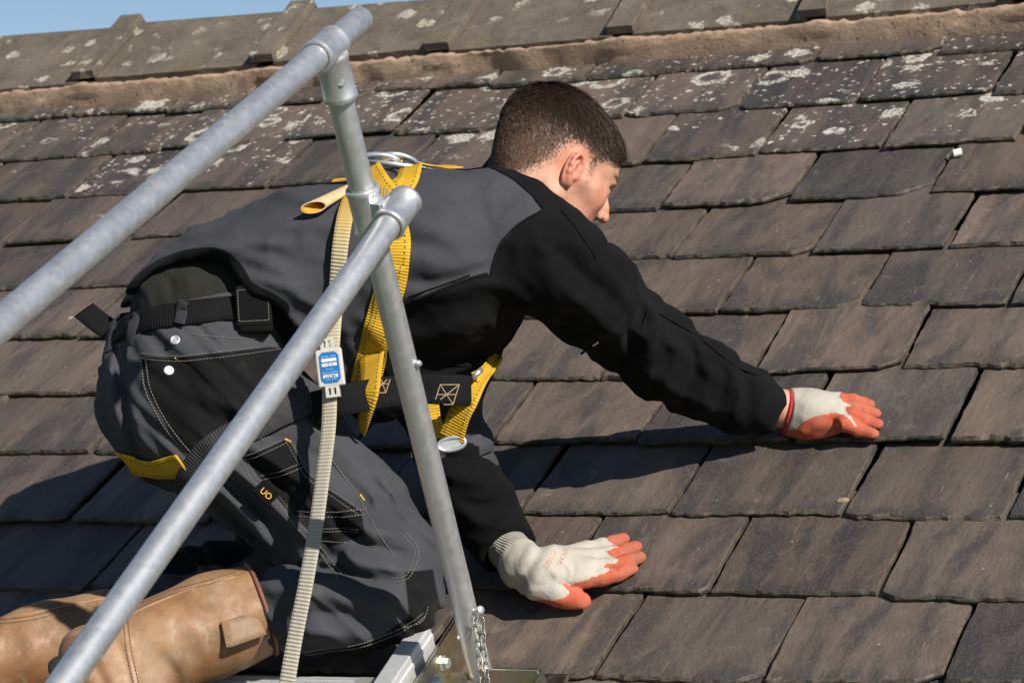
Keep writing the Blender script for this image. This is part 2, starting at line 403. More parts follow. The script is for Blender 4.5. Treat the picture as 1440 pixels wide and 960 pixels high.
# mortar bedding: rough fillet from the top course up under the ridge tiles
nu = 420; vs = []; fs = []; rows_ = 9
lown = np.cumsum(RNG.normal(0, .0022, nu+1)); lown -= np.linspace(lown[0], lown[-1], nu+1)
for k in range(1, nu): lown[k] = .55*lown[k]+.45*lown[k-1]
for k in range(nu+1):
    u = -4.6+(5.2)*k/nu
    nj = min(abs(u-x) for x in rj); lump = math.exp(-(nj/.045)**2)
    for q in range(rows_):
        t = q/(rows_-1)
        v = (TV-.012+max(-.011, min(.012, lown[k]*2.2)))*(1-t)+(TV-.012)*t if q < rows_-1 else TV+.03
        if q == rows_-1: t = .62
        w = .006+(TW-.011)*t**.75+.003*math.sin(t*math.pi)+RNG.normal(0, .0024)*(1 if 0 < q < rows_-1 else 0)
        w += lump*.009*t; v -= lump*.004*(t > .3)
        if q == 0: w = -.004
        vs.append((u, v+rv(u), w))
for k in range(nu):
    for q in range(rows_-1): a = k*rows_+q; fs.append((a, a+rows_, a+rows_+1, a+1))
link('mortar', mesh('mortar', vs, fs), MM, ROOF, smooth=True)
# ------------------------------------------------------------------ loose bits lying on the slates
def pebble(name, px, py, size, mat, label, cat, seed, sq=(1, .6, .6)):
    r = random.Random(seed); bm = bmesh.new(); bmesh.ops.create_icosphere(bm, subdivisions=2, radius=size)
    for v in bm.verts: v.co = Vector((v.co.x*sq[0], v.co.y*sq[1], v.co.z*sq[2]))*r.uniform(.82, 1.15)
    me = bpy.data.meshes.new(name); bm.to_mesh(me); bm.free()
    o = link(name, me, mat); o.matrix_world = Matrix.Translation(onroof(px, py, .0075+size*sq[2]*.6)) @ RF.to_3x3().to_4x4() @ Matrix.Rotation(r.uniform(0, 3), 4, 'Z')
    return tag(o, label, cat)
pebble('stone_chip', 1184, 704, .0085, m_plain('chip_stone', (.25, .19, .12), .9, 90), 'small tan stone chip lying by a slate joint right of the gloves', 'stone', 4, (.7, 1.2, .5))
q = uvw(1340, 212, .02)
c0 = roof(q.x, q.y, .014); c1 = c0+RU*.014+RV*.006
vs, fs = lathe(c0, c1, [(0, .0072), (.0153, .0072), (.0153, .0058), (.002, .0058)], 20, True)
o = part('plastic_cap', vs, fs, m_plain('white_plastic', (.75, .75, .72), .4, 60, .06)); autosmooth(o); tag(o, 'tiny white plastic cap lying on the upper right slates', 'cap')
# ------------------------------------------------------------------ galvanised guard rail
def m_galv():
    s = N('galvanised_steel', .45, 1.0); g = s.co('Object')
    n1 = s.noise(g, 14, 4, .6); n2 = s.noise(g, 90, 4, .7); v = s.vor(vadd(s, g, vscale(s, s.noise(g, 50, 2, .5, out='Color'), .02)), 70, out='Color')
    sp = s.n('ShaderNodeSeparateColor'); s.l(v, sp.inputs[0])
    a = s.mix(s.ss(n1, .35, .65), (.60, .615, .63), (.64, .652, .665))
    a = s.mix(s.math('MULTIPLY', sp.outputs[0], .08), a, (.68, .69, .70))
    a = s.mix(s.math('MULTIPLY', s.ss(n2, .66, .76), .5), a, (.75, .76, .77))
    sc_ = s.noise(s.mapp(g, (5, 5, 40), rot=(.5, .3, .2)), 9, 3, .6); a = s.mix(s.math('MULTIPLY', s.ss(sc_, .66, .72), .5), a, (.78, .79, .80))
    a = s.mix(s.math('MULTIPLY', s.ss(s.noise(g, 38, 5, .7), .62, .78), .4), a, (.34, .33, .31))
    s.col(a); s.rough(s.math('ADD', s.ss(n1, .3, .7, .40, .43), s.math('MULTIPLY', sp.outputs[1], .03)))
    s.put(s.b.inputs['Metallic'], s.ss(n2, .35, .75, .86, .72))
    s.bump(n2, .0004, .5); return s.m
def m_zinc():
    s = N('yellow_zinc', .32, 1.0); g = s.co('Object')
    n1 = s.noise(g, 11, 3, .5, 1.0); n2 = s.noise(g, 60, 4, .6)
    a = s.mix(s.ss(n1, .35, .5), (.52, .44, .24), (.50, .49, .40)); a = s.mix(s.ss(n1, .5, .62), a, (.55, .40, .34)); a = s.mix(s.ss(n1, .62, .7), a, (.38, .42, .5))
    a = s.mix(s.math('MULTIPLY', s.ss(n2, .55, .7), .4), a, (.3, .26, .17)); s.col(a); s.rough(s.ss(n2, .3, .7, .28, .46)); s.bump(n2, .0004, .4); return s.m
def m_alu():
    s = N('aluminium', .45, .55); g = s.co('Object'); n = s.noise(s.mapp(g, (8, 8, 60)), 6, 4, .6); n2 = s.noise(g, 45, 4, .7)
    a = s.mix(n, (.55, .56, .58), (.78, .79, .80)); a = s.mix(s.math('MULTIPLY', s.ss(n2, .55, .7), .4), a, (.33, .33, .33)); s.col(a); s.rough(s.ss(n2, .3, .7, .38, .55)); return s.m
MG, MZ, MA = m_galv(), m_zinc(), m_alu()
MCH = m_plain('dull_chain', (.30, .30, .29), .4, 200); MCH.node_tree.nodes['Principled BSDF'].inputs['Metallic'].default_value = .9
TR = .01635
pb = P(681, 968, 3.90); pt = P(458, 56, 3.46)
tj = P(462, 66, 3.46); te = P(-60, 507, 2.62); tdir = (te-tj).normalized(); te = te+tdir*.5; tend = tj-tdir*.115
mj = P(556, 303, 3.545); me_ = P(60, 1003, 2.81); mdir = (me_-mj).normalized(); me_ = me_+mdir*.5
RAIL = empty('guard_rail', 'galvanised tube guard rail with two sloping rails on a leaning post', 'guard rail', pb)
def tubepart(name, a, b, r, parent, mat, hollow=True, bev=.0012):
    L = (b-a).length
    prof = ([(.03, r-.003), (0, r-.003)] if hollow else [])+[(0, r-bev), (bev, r)]+[(L*i/24, r) for i in range(1, 24)]+[(L-bev, r), (L, r-bev)]
    if hollow: prof += [(L, r-.003), (L-.03, r-.003)]
    v, f = lathe(a, b, prof, 40); o = part(name, v, f, mat, parent); autosmooth(o, 50); return o
tubepart('post', pb, pt, TR, RAIL, MG)
tubepart('top_rail', te-(-tdir)*-.0, tend, TR, RAIL, MG)
tubepart('middle_rail', me_, mj-mdir*.030, TR, RAIL, MG)
def sleeve(name, c, d, half, r, parent, mat):
    a = c-d*half; L = 2*half
    prof = [(.0015, TR+.0004), (0, TR+.002), (0, r-.002), (.0006, r-.0006), (.002, r), (.007, r), (.009, r-.0012)]
    prof = prof+[(L-p[0], p[1]) for p in reversed(prof)]
    return lathe(a, a+d*L, prof, 40, False)
pd = (pt-pb).normalized()
v1 = sleeve('', tj+tdir*.012, tdir, .033, TR+.0052, None, None)
v2 = sleeve('', tj-pd*.040, pd, .030, TR+.0052, None, None)
o = part('tee_fitting', *merge(v1, v2), MG, RAIL); autosmooth(o, 35)
v, f = lathe(tj-pd*.052+Vector((.005, -TR-.007, 0)), tj-pd*.052+Vector((.006, -TR-.0005, 0)), [(0, .0042), (.001, .0048), (.008, .0048)], 6)
part('set_screw', v, f, MG, o)
pm = pb+pd*((mj-pb).dot(pd))
v1 = sleeve('', mj+mdir*-.006, mdir, .032, TR+.0052, None, None)
v1b = lathe(mj-mdir*.038, mj-mdir*.0405, [(0, TR+.0045), (.0015, TR+.0025), (.0024, .006)], 40)   # closed end
v2 = sleeve('', pm+pd*.004, pd, .032, TR+.0052, None, None)
mid = (pm+mj)/2; xx, yy, zz = frame_of(mj-pm)
web = box(mid, (mj-pm).normalized()*max(.004, (mj-pm).length/2-.012), pd*.02, (mj-pm).cross(pd).normalized()*.012)
o = part('crossover_fitting', *merge(v1, v1b, v2, web), MG, RAIL); autosmooth(o, 35)
v, f = lathe(mid+Vector((0, -.021, .012)), mid+Vector((.002, -.008, .010)), [(0, .004), (.001, .005), (.013, .005)], 6)
part('set_screw', v, f, MG, o)
v, f = lathe(pb+pd*.512+Vector((TR*.82, -TR*.45, 0)), pb+pd*.512+Vector((TR*.82+.008, -TR*.45-.004, 0)), [(0, .0045), (.006, .0045), (.0085, .003)], 12)
part('bolt', v, f, MG, RAIL)
# socket, pin and chain
sb = pb-pd*.075
v, f = lathe(sb, sb+pd*.12, [(0, TR+.004), (.098, TR+.004), (.1, TR+.0035), (.1, TR+.0004)], 36)
o = part('socket', v, f, MZ, RAIL); autosmooth(o)
v, f = tube([pb+pd*.0+Vector((TR+.004+.009*math.cos(a), -.01+.0*a, .009*math.sin(a))) for a in np.linspace(0, 6.28, 18)[:-1]], .0028, 8, True)
part('ring_weld', v, f, MZ, RAIL, True)
pin = pb+pd*.128+Vector((TR*.75, -TR*.72, 0))
v, f = lathe(pin, pin+Vector((.010, -.012, .003)), [(0, .0035), (.01, .0035), (.012, .0055), (.015, .0055), (.016, .004)], 14)
o = part('pin', v, f, MG, RAIL); autosmooth(o)
ch = empty('chain', '', '', (0, 0, 0)); del ch['label']; del ch['category']; ch.parent = RAIL
ch.location = (0, 0, 0)
def link_loop(c, d, s, half, wd, r):
    pts = []
    for k in range(18):
        a = 2*math.pi*k/18; x = math.cos(a)*wd; y = math.sin(a)*wd
        pts.append(c+s*x+d*(y+(half-wd)*(1 if math.sin(a) > 0 else -1)))
    return tube(pts, r, 6, True)
cp = pin+Vector((.004, -.010, -.004)); side = Vector((1, -.2, 0)).normalized(); dep = Vector((.2, 1, 0)).normalized()
kk = 0
for strand, (sx, n_) in enumerate(((-.003, 15), (.005, 15))):
    c = cp+Vector((sx, -.004, -.004))
    for k in range(n_):
        d = Vector((.10+.10*math.sin(k*1.3+strand*2), -.05, -1)).normalized()
        s_ = (side if (k+strand) % 2 else (dep*.8+side*.5)).normalized(); s_ = (s_-d*s_.dot(d)).normalized()
        v, f = link_loop(c+d*.0055, d, s_, .0066, .0034, .00105)
        part('link', v, f, MCH, ch, True); c = c+d*.0100
# ------------------------------------------------------------------ roof ladder
LAD = empty('roof_ladder', 'aluminium roof ladder under the kneeling worker at the bottom edge', 'ladder', onroof(560, 930, .02))
lu, lv = uvw(592, 880, .11).x, uvw(592, 880, .11).y
LH = .083
for k, U in enumerate((lu, lu-.36)):
    c = roof(U, (lv+1.7)/2, .066)
    v, f = box(c, RU*.0150, RV*((lv-1.7)/2), RN*.046)
    o = part('stile', v, f, MA, LAD); bevel(o, .0025, 2)
    for w_ in (-.03, .03):
        v, f = box(c+RU*.0155+RN*w_, RU*.0016, RV*((lv-1.7)/2-.002), RN*.004); o2 = part('rib', v, f, MA, o); bevel(o2, .001, 1)
    v, f = box(roof(U, lv+.0015, .066), RU*.0105, RV*.0012, RN*.043); part('end_cap', v, f, m_plain('dark_plastic', (.03, .03, .03), .6), o)
for k in range(5):
    V = lv-.105-.25*k
    if V < 1.75: break
    c = roof(lu-.18, V, .072)
    v, f = box(c, RU*.166, RV*.021, RN*.011); o = part('rung', v, f, MA, LAD); bevel(o, .003, 2)
    for j in (-.013, -.0045, .0045, .013):
        v, f = box(c+RV*j+RN*.0118, RU*.165, RV*.0018, RN*.0012); part('tread_rib', v, f, MA, o)
    v, f = box(c+RU*.135+RN*.0125, RU*.02, RV*.015, RN*.002); part('rivet_plate', v, f, m_plain('dull_plate', (.2, .2, .19), .5), o)
BR = empty('post_bracket', 'yellow zinc plated bracket bolting the post to the ladder', 'bracket', onroof(640, 950, .05))
def plate(name, c, x, y, z, parent, mat=None):
    v, f = box(c, x, y, z); o = part(name, v, f, mat or MZ, parent); bevel(o, .0012, 2); return o
U1 = lu+.0205
pl = plate('side_plate', roof(U1+.006, lv-.055, .052), RU*.003, RV*.135, RN*.034, BR)
for (dv_, dw) in ((-.045, .004), (-.012, .012), (-.075, -.008)):
    c = roof(U1+.009, lv+dv_-.01, .052+dw)
    v, f = lathe(c, c+RU*.014, [(0, .012), (.002, .012), (.002, .0085), (.009, .0085), (.0105, .007)], 6 if dv_ > -.07 else 20)
    part('bolt', v, f, MG, BR)
sl = roof(U1+.0092, lv+.05, .060)
v, f = tube([sl+RV*(.012*math.cos(a))+RN*(.006*math.sin(a)) for a in np.linspace(0, 6.283, 20)[:-1]], .0012, 6, True); part('slot_rim', v, f, MZ, pl, True)
plate('base_plate', roof(uvw(700, 975, .03).x, uvw(700, 975, .03).y-.03, .035), RU*.095, RV*.07, RN*.003, BR)
q = uvw(722, 962, .05); plate('cheek_plate', roof(q.x+.015, q.y-.03, .066), RU*.045, RV*.003, RN*.032, BR)
plate('cheek_plate', roof(q.x+.062, q.y-.055, .064), RU*.003, RV*.03, RN*.03, BR)
# ------------------------------------------------------------------ sculpting kit: signed distance fields meshed with surface nets
F4 = np.float32
FW_, UP_ = np.array(FWD, F4), np.array(UPV, F4)
def A(*q): return np.array(P(*q), F4)
def smin(a, b, k):
    h = np.clip(.5+.5*(b-a)/k, 0, 1); return b+(a-b)*h-k*h*(1-h)
def smax(a, b, k): return -smin(-a, -b, k)
def cap(p, a, b, ra, rb):
    a = np.asarray(a, F4); b = np.asarray(b, F4); ba = b-a
    q = p-a; t = np.clip(q@ba/max(1e-9, float(ba@ba)), 0, 1)
    return np.linalg.norm(q-t[:, None]*ba, axis=1)-(ra+(rb-ra)*t)
def chain(p, pts, k=.02):              # pts: [(vec, r), ...]
    d = None
    for (a, ra), (b, rb) in zip(pts[:-1], pts[1:]):
        e = cap(p, a, b, ra, rb); d = e if d is None else smin(d, e, k)
    return d
def ell(p, c, r, M=None):
    q = p-np.asarray(c, F4)
    if M is not None: q = q@M          # columns of M: axes
    r = np.asarray(r, F4); k0 = np.linalg.norm(q/r, axis=1); k1 = np.linalg.norm(q/(r*r), axis=1)
    return k0*(k0-1)/np.maximum(k1, 1e-6)
def side(p, ref):                      # pattern coordinates: side elevation of the figure, in photo-sized units
    return np.stack([720+FPX*p[:, 0]/ref, 480-FPX*(p@UP_)/ref], 1)
def pld(s, pts):                       # distance to a polyline and position along it (0..1)
    pts = np.asarray(pts, F4); best = np.full(len(s), 1e9, F4); tb = np.zeros(len(s), F4); n = len(pts)-1
    for i in range(n):
        a, b = pts[i], pts[i+1]; ba = b-a; t = np.clip((s-a)@ba/max(1e-9, float(ba@ba)), 0, 1)
        d = np.linalg.norm(s-a-t[:, None]*ba, axis=1); m = d < best; best[m] = d[m]; tb[m] = (i+t[m])/n
    return best, tb
def poly_sd(s, pts):                   # signed distance to polygon, negative inside
    pts = list(pts); d, _ = pld(s, pts+[pts[0]]); ins = np.zeros(len(s), bool)
    for (x0, y0), (x1, y1) in zip(pts, pts[1:]+pts[:1]):
        if y0 == y1: continue
        c = ((y0 > s[:, 1]) != (y1 > s[:, 1])) & (s[:, 0] < (x1-x0)*(s[:, 1]-y0)/(y1-y0)+x0); ins ^= c
    return np.where(ins, -d, d)
def crom(pts, n=8):
    pts = [np.asarray(p, float) for p in pts]; out = []
    for i in range(len(pts)-1):
        p0 = pts[max(0, i-1)]; p1 = pts[i]; p2 = pts[i+1]; p3 = pts[min(len(pts)-1, i+2)]
        for k in range(n):
            t = k/n; out.append(.5*((2*p1)+(p2-p0)*t+(2*p0-5*p1+4*p2-p3)*t*t+(3*p1-p0-3*p2+p3)*t**3))
    out.append(pts[-1]); return out
def folds(s, lst):
    o = np.zeros(len(s), F4)
    for pts, w, amp in lst:
        c = np.array(crom(pts, 4)); m = np.nonzero((s[:, 0] > c[:, 0].min()-2.6*w) & (s[:, 0] < c[:, 0].max()+2.6*w) & (s[:, 1] > c[:, 1].min()-2.6*w) & (s[:, 1] < c[:, 1].max()+2.6*w))[0]
        if len(m) == 0: continue
        d, t = pld(s[m], c); o[m] += amp*np.exp(-(d/w)**2)*np.clip(np.sin(np.clip(t, .02, .98)*math.pi), 0, 1)**.5
    return o
def wob(p, f, seed=0):                 # cheap lumpy noise about -1..1
    r = np.random.default_rng(seed); o = np.zeros(len(p), F4)
    for k in range(6):
        v = r.normal(size=3)*f*(.7+.25*k); o += np.sin(p@v.astype(F4)+r.uniform(0, 6.3)+1.7*np.sin(p@(r.normal(size=3)*f*.6).astype(F4)))/(1+.35*k)
    return o/3
def creases(p, M, seed, sharp=4):      # ridged wrinkles; M stretches space so they run along the cloth
    q = p@np.asarray(M, F4); a = 1.12-np.sqrt(wob(q, 1.0, seed)**2+.018); b = 1.12-np.sqrt(wob(q*1.9, 1.0, seed+50)**2+.03)
    return np.clip(a, 0, 1)**sharp+.5*np.clip(b, 0, 1)**sharp-.5
def surf(f, lo, hi, h, proj=2):
    lo = np.asarray(lo, F4); hi = np.asarray(hi, F4); C = 4
    n = (np.ceil((hi-lo)/(h*C)).astype(int)+1)
    ax = [lo[i]+np.arange(n[i])*h*C for i in range(3)]
    g = np.stack(np.meshgrid(*ax, indexing='ij'), -1).reshape(-1, 3).astype(F4)
    dc = f(g+h*C*.5-h*.5).reshape(n)
    D = np.repeat(np.repeat(np.repeat(dc, C, 0), C, 1), C, 2)
    act = np.argwhere(np.abs(dc) < h*C*1.6)
    oo = np.stack(np.meshgrid(*[np.arange(C)]*3, indexing='ij'), -1).reshape(-1, 3)
    idx = (act[:, None, :]*C+oo[None]).reshape(-1, 3)
    for s0 in range(0, len(idx), 400000):
        ii = idx[s0:s0+400000]; D[ii[:, 0], ii[:, 1], ii[:, 2]] = f((lo+ii*h).astype(F4))
    D = np.pad(D, 1, constant_values=h*9); lo = lo-h
    S = D < 0
    X, Y, Z = [n_-1 for n_ in D.shape]
    k8 = [(i, j, k) for i in (0, 1) for j in (0, 1) for k in (0, 1)]
    cs = np.zeros((X, Y, Z), np.uint8)
    for i, j, k in k8: cs += S[i:i+X, j:j+Y, k:k+Z]
    cm = (cs > 0) & (cs < 8); ids = np.full(cm.shape, -1, np.int32); cells = np.argwhere(cm); ids[cm] = np.arange(len(cells))
    cv = {q: D[cells[:, 0]+q[0], cells[:, 1]+q[1], cells[:, 2]+q[2]] for q in k8}
    acc = np.zeros((len(cells), 3), F4); cnt = np.zeros(len(cells), F4)
    for q in k8:
        for ax_ in range(3):
            if q[ax_]: continue
            q2 = list(q); q2[ax_] = 1; a, b = cv[q], cv[tuple(q2)]; m = (a < 0) != (b < 0)
            t = np.where(m, a/np.where(m, a-b, 1), 0)
            for i in range(3): acc[:, i] += np.where(m, q[i]+(t if i == ax_ else 0), 0)
            cnt += m
    V = (lo+(cells+acc/cnt[:, None])*h).astype(F4)
    Fs = []
    for ax_ in range(3):
        oth = [i for i in range(3) if i != ax_]
        s0 = [slice(1, -1)]*3; s0[ax_] = slice(0, -1); s1 = list(s0); s1[ax_] = slice(1, None)
        a, b = S[tuple(s0)], S[tuple(s1)]; e = np.argwhere(a != b); base = e.copy()
        fl = a[tuple(e.T)]
        for i in oth: base[:, i] += 1
        q = []
        for o1, o2 in ((0, 0), (-1, 0), (-1, -1), (0, -1)):
            c = base.copy(); c[:, oth[0]] += o1; c[:, oth[1]] += o2
            q.append(ids[np.clip(c[:, 0], 0, X-1), np.clip(c[:, 1], 0, Y-1), np.clip(c[:, 2], 0, Z-1)])
        q = np.stack(q, 1); rev = fl if ax_ != 1 else ~fl
        q[~rev] = q[~rev][:, ::-1]; q = q[(q >= 0).all(1)]; Fs.append(q)
    Fq = np.concatenate(Fs)
    ee = np.array([[1, -1, -1], [-1, -1, 1], [-1, 1, -1], [1, 1, 1]], F4)
    for _ in range(proj):
        e = h*.5; gr_ = np.zeros_like(V); d0 = np.zeros(len(V), F4)
        for k in ee: dd = f(V+k*e); gr_ += k*dd[:, None]; d0 += dd
        gr_ /= (4*e); d0 /= 4; nn = (gr_*gr_).sum(1)
        V = V-gr_*(np.clip(d0/np.maximum(nn, .2), -h, h))[:, None]*.9
    return V, Fq
def skinobj(name, V, Fq, mats, parent, attrs=None):
    off = np.zeros(3); p_ = parent
    while p_ is not None: off += np.array(p_.location); p_ = p_.parent
    me = bpy.data.meshes.new(name); me.vertices.add(len(V)); me.vertices.foreach_set('co', (V-off).astype(F4).ravel())
    me.loops.add(Fq.size); me.loops.foreach_set('vertex_index', Fq.ravel().astype(np.int32))
    me.polygons.add(len(Fq)); me.polygons.foreach_set('loop_start', np.arange(0, Fq.size, Fq.shape[1], dtype=np.int32))
    for k, v in (attrs or {}).items():
        at = me.attributes.new(k, 'FLOAT', 'POINT'); at.data.foreach_set('value', v.astype(F4))
    me.update(calc_edges=True); me.validate()
    return link(name, me, mats, parent, smooth=True)
def bvh(*VF):
    vs = np.concatenate([v for v, f in VF]); o = 0; fs = []
    for v, f in VF: fs += (f+o).tolist(); o += len(v)
    return BVHTree.FromPolygons(vs.tolist(), fs)
# ------------------------------------------------------------------ cloth, skin, leather
def m_cloth(name, grey, black, weave=900, fuzz=0.0, attr='panel', soft=1.2, extra=None, rough=.9):
    s = N(name, rough, spec=.08); g = s.co()
    n1 = s.noise(g, 9, 4, .6); n2 = s.noise(g, weave*.5, 3, .7); n3 = s.noise(g, 70, 4, .65)
    a = s.mix(s.ss(n1, .3, .7), tuple(x*.86 for x in grey), tuple(x*1.12 for x in grey))
    if attr:
        f = s.ss(s.attr(attr), -soft, soft)
        b = s.mix(s.ss(n1, .3, .7), tuple(x*.8 for x in black), tuple(x*1.25 for x in black)); a = s.mix(f, a, b)
    a = s.mix(s.math('MULTIPLY', s.ss(n2, .45, .8), .5), a, (1.7, 1.7, 1.7), 'MULTIPLY')
    if extra: a = extra(s, a, g)
    s.col(a); s.bump(n2, .0006, .8); s.bump(n3, .0018, .45)
    s.b.inputs['Sheen Weight'].default_value = fuzz; s.b.inputs['Sheen Roughness'].default_value = .5; s.b.inputs['Sheen Tint'].default_value = (.6, .6, .62, 1)
    return s.m
def dusty(s, a, g):      # faint pale dust on the work trousers
    return s.mix(s.math('MULTIPLY', s.ss(s.noise(g, 16, 5, .65), .55, .75), .28), a, (.10, .092, .085))
M_JKT = m_cloth('fleece', (.046, .047, .054), (.0052, .0053, .006), 1100, .03)
M_TRS = m_cloth('work_trouser', (.048, .050, .057), (.0075, .0076, .0085), 1500, .04, extra=dusty)
M_BLK = m_cloth('black_cloth', (.0055, .0055, .006), None, 1200, .05, None)
M_RIP = m_cloth('sleeve_nylon', (.012, .0115, .012), None, 2200, .02, None, rough=.6)
M_SHT = m_cloth('dark_shirt', (.020, .020, .017), None, 1200, .05, None)
def m_skin():
    s = N('skin', .48, spec=.4); g = s.co(); n1 = s.noise(g, 45, 4, .6); n2 = s.noise(g, 700, 3, .7); n3 = s.noise(g, 18, 3, .5)
    a = s.mix(s.ss(n1, .35, .7), (.55, .305, .205), (.47, .205, .135)); a = s.mix(s.math('MULTIPLY', s.ss(n3, .5, .7), .4), a, (.57, .35, .26))
    a = s.mix(s.math('MULTIPLY', s.attr('flush'), .75), a, (.58, .17, .115))
    st = s.math('MULTIPLY', s.attr('beard'), s.ss(s.noise(g, 1100, 2, .6), .46, .60)); a = s.mix(s.math('MULTIPLY', st, .7), a, (.17, .10, .075))
    a = s.mix(s.attr('brow'), a, (.05, .03, .02)); a = s.mix(s.math('MULTIPLY', s.attr('scalp'), s.ss(s.noise(g, 900, 2, .6), .25, .6)), a, (.16, .10, .066))
    s.col(a); s.b.inputs['Subsurface Weight'].default_value = .22; s.b.inputs['Subsurface Radius'].default_value = (1, .35, .2); s.b.inputs['Subsurface Scale'].default_value = .004
    s.bump(n2, .0005, .7); s.bump(s.noise(g, 160, 4, .7), .0010, .5); return s.m
M_SKIN = m_skin()
def m_hair():
    s = N('hair', .5, spec=.22); v = s.attr('tone'); a = s.mix(v, (.014, .0085, .006), (.15, .095, .062)); s.col(a); return s.m
M_HAIR = m_hair()
def m_glove():
    s = N('work_glove', .95, spec=.15); g = s.co(); c = s.attr('coat')
    n1 = s.noise(g, 35, 4, .6); n2 = s.noise(g, 600, 3, .7); n3 = s.noise(g, 120, 4, .7)
    knit = s.mix(n1, (.34, .315, .265), (.47, .44, .385)); knit = s.mix(s.math('MULTIPLY', s.ss(n3, .55, .72), .35), knit, (.30, .27, .22))
    lat = s.mix(s.ss(n1, .35, .65), (.42, .082, .042), (.47, .125, .072)); lat = s.mix(s.math('MULTIPLY', s.ss(n3, .5, .68), .6), lat, (.36, .16, .11))
    lat = s.mix(s.math('MULTIPLY', s.math('ADD', s.attr('dirt'), s.ss(n1, .5, .7)), .40), lat, (.26, .10, .065))
    e = s.math('ADD', c, s.math('MULTIPLY', s.math('SUBTRACT', n3, .5), .008))
    f = s.ss(e, -.0008, .0008)
    knit = s.mix(s.math('MULTIPLY', s.math('MULTIPLY', s.ss(s.math('SINE', s.math('MULTIPLY', s.attr('ang'), 46)), .2, -.9), s.attr('cuffm')), .45), knit, (.22, .20, .16))
    s.col(s.mix(f, knit, lat)); s.rough(s.mix(f, (.97,)*3, (.7,)*3))
    rb = s.math('MULTIPLY', s.math('SINE', s.math('MULTIPLY', s.attr('ang'), 46)), s.attr('cuffm')); s.bump(rb, .0016, .8)
    s.bump(s.vor(g, 420), .0007, .5); s.bump(n2, .0007, .8); s.bump(s.ss(e, -.001, .002), .0012, .6); return s.m
M_GLV = m_glove()
def m_leather():
    s = N('tan_leather', .55, spec=.4); g = s.co(); q = vadd(s, g, vscale(s, s.noise(g, 16, 4, .65, out='Color'), .10))
    n1 = s.noise(q, 8, 5, .65); n2 = s.noise(g, 33, 5, .7); n3 = s.noise(g, 420, 3, .7); n4 = s.noise(s.mapp(g, (1, 1, 1), loc=(3, 1, 2)), 11, 5, .7, .5)
    a = s.mix(s.ss(n1, .32, .66), (.205, .098, .043), (.30, .175, .088)); a = s.mix(s.math('MULTIPLY', s.ss(n4, .48, .72), .5), a, (.31, .255, .195))
    a = s.mix(s.math('MULTIPLY', s.ss(n2, .45, .75), .5), a, (.10, .085, .045)); a = s.mix(s.math('MULTIPLY', s.ss(n4, .46, .34), .7), a, (.21, .098, .04))
    a = s.mix(s.math('MULTIPLY', s.ss(s.noise(q, 4.5, 5, .7), .50, .62), .6), a, (.105, .055, .028)); a = s.mix(s.math('MULTIPLY', s.ss(s.noise(s.mapp(g, (60, 9, 30)), 1.2, 3, .6), .60, .70), .35), a, (.36, .29, .21))
    a = s.mix(s.math('MULTIPLY', s.attr('dark'), .9), a, (.16, .075, .045))
    s.col(a); s.bump(n3, .0005, .5); s.bump(n2, .0016, .4); s.rough(s.ss(n2, .3, .7, .42, .68)); return s.m
M_LEA = m_leather()
M_TRIM = m_plain('red_brown_trim', (.15, .058, .033), .6, 60)
def m_web(name, c1, c2, rib=1, black_edge=None):
    s = N(name, .8, spec=.12); rs, rt = s.attr('rs'), s.attr('rt')
    w = s.math('SINE', s.math('MULTIPLY', rs, 6.283/.0042)); n = s.noise(s.co(), 30, 4, .6); n2 = s.noise(s.co(), 500, 2, .6)
    a = s.mix(s.ss(n, .3, .7), c1, c2); a = s.mix(s.ss(w, .2, -.9, 0, .45), a, tuple(x*.45 for x in c1)); a = s.mix(s.math('MULTIPLY', n2, .25), a, tuple(x*.6 for x in c2))
    if black_edge:
        ln = s.math('MULTIPLY', s.ss(s.math('ABSOLUTE', s.math('SUBTRACT', s.math('ABSOLUTE', rt), black_edge)), .07, .03), s.ss(s.math('SINE', s.math('MULTIPLY', rs, 6.283/.0075)), .0, .2))
        a = s.mix(s.math('MULTIPLY', ln, .85), a, (.03, .025, .01))
    s.col(a); s.bump(w, .0005, .7); s.bump(s.math('SINE', s.math('MULTIPLY', rt, 60)), .0002, .5); return s.m
M_YEL = m_web('yellow_webbing', (.56, .32, .022), (.66, .41, .04), black_edge=.62)
M_CRM = m_web('cream_webbing', (.62, .56, .42), (.72, .67, .54))
M_GWB = m_web('grey_webbing', (.035, .035, .037), (.055, .055, .058))
M_KWB = m_web('black_webbing', (.006, .006, .007), (.010, .010, .011))
M_STI = m_plain('pale_thread', (.17, .155, .135), .8, 300); M_STG = m_plain('tan_thread', (.30, .22, .13), .8, 300)
M_STY = m_plain('yellow_thread', (.75, .42, .03), .7, 300)
M_STEEL = m_galv()
# ------------------------------------------------------------------ the worker: body under the clothes, head
PER = empty('person', 'roofer kneeling in dark fleece and work trousers, reaching across the slates with gloved hands', 'person', onroof(540, 880, .1))
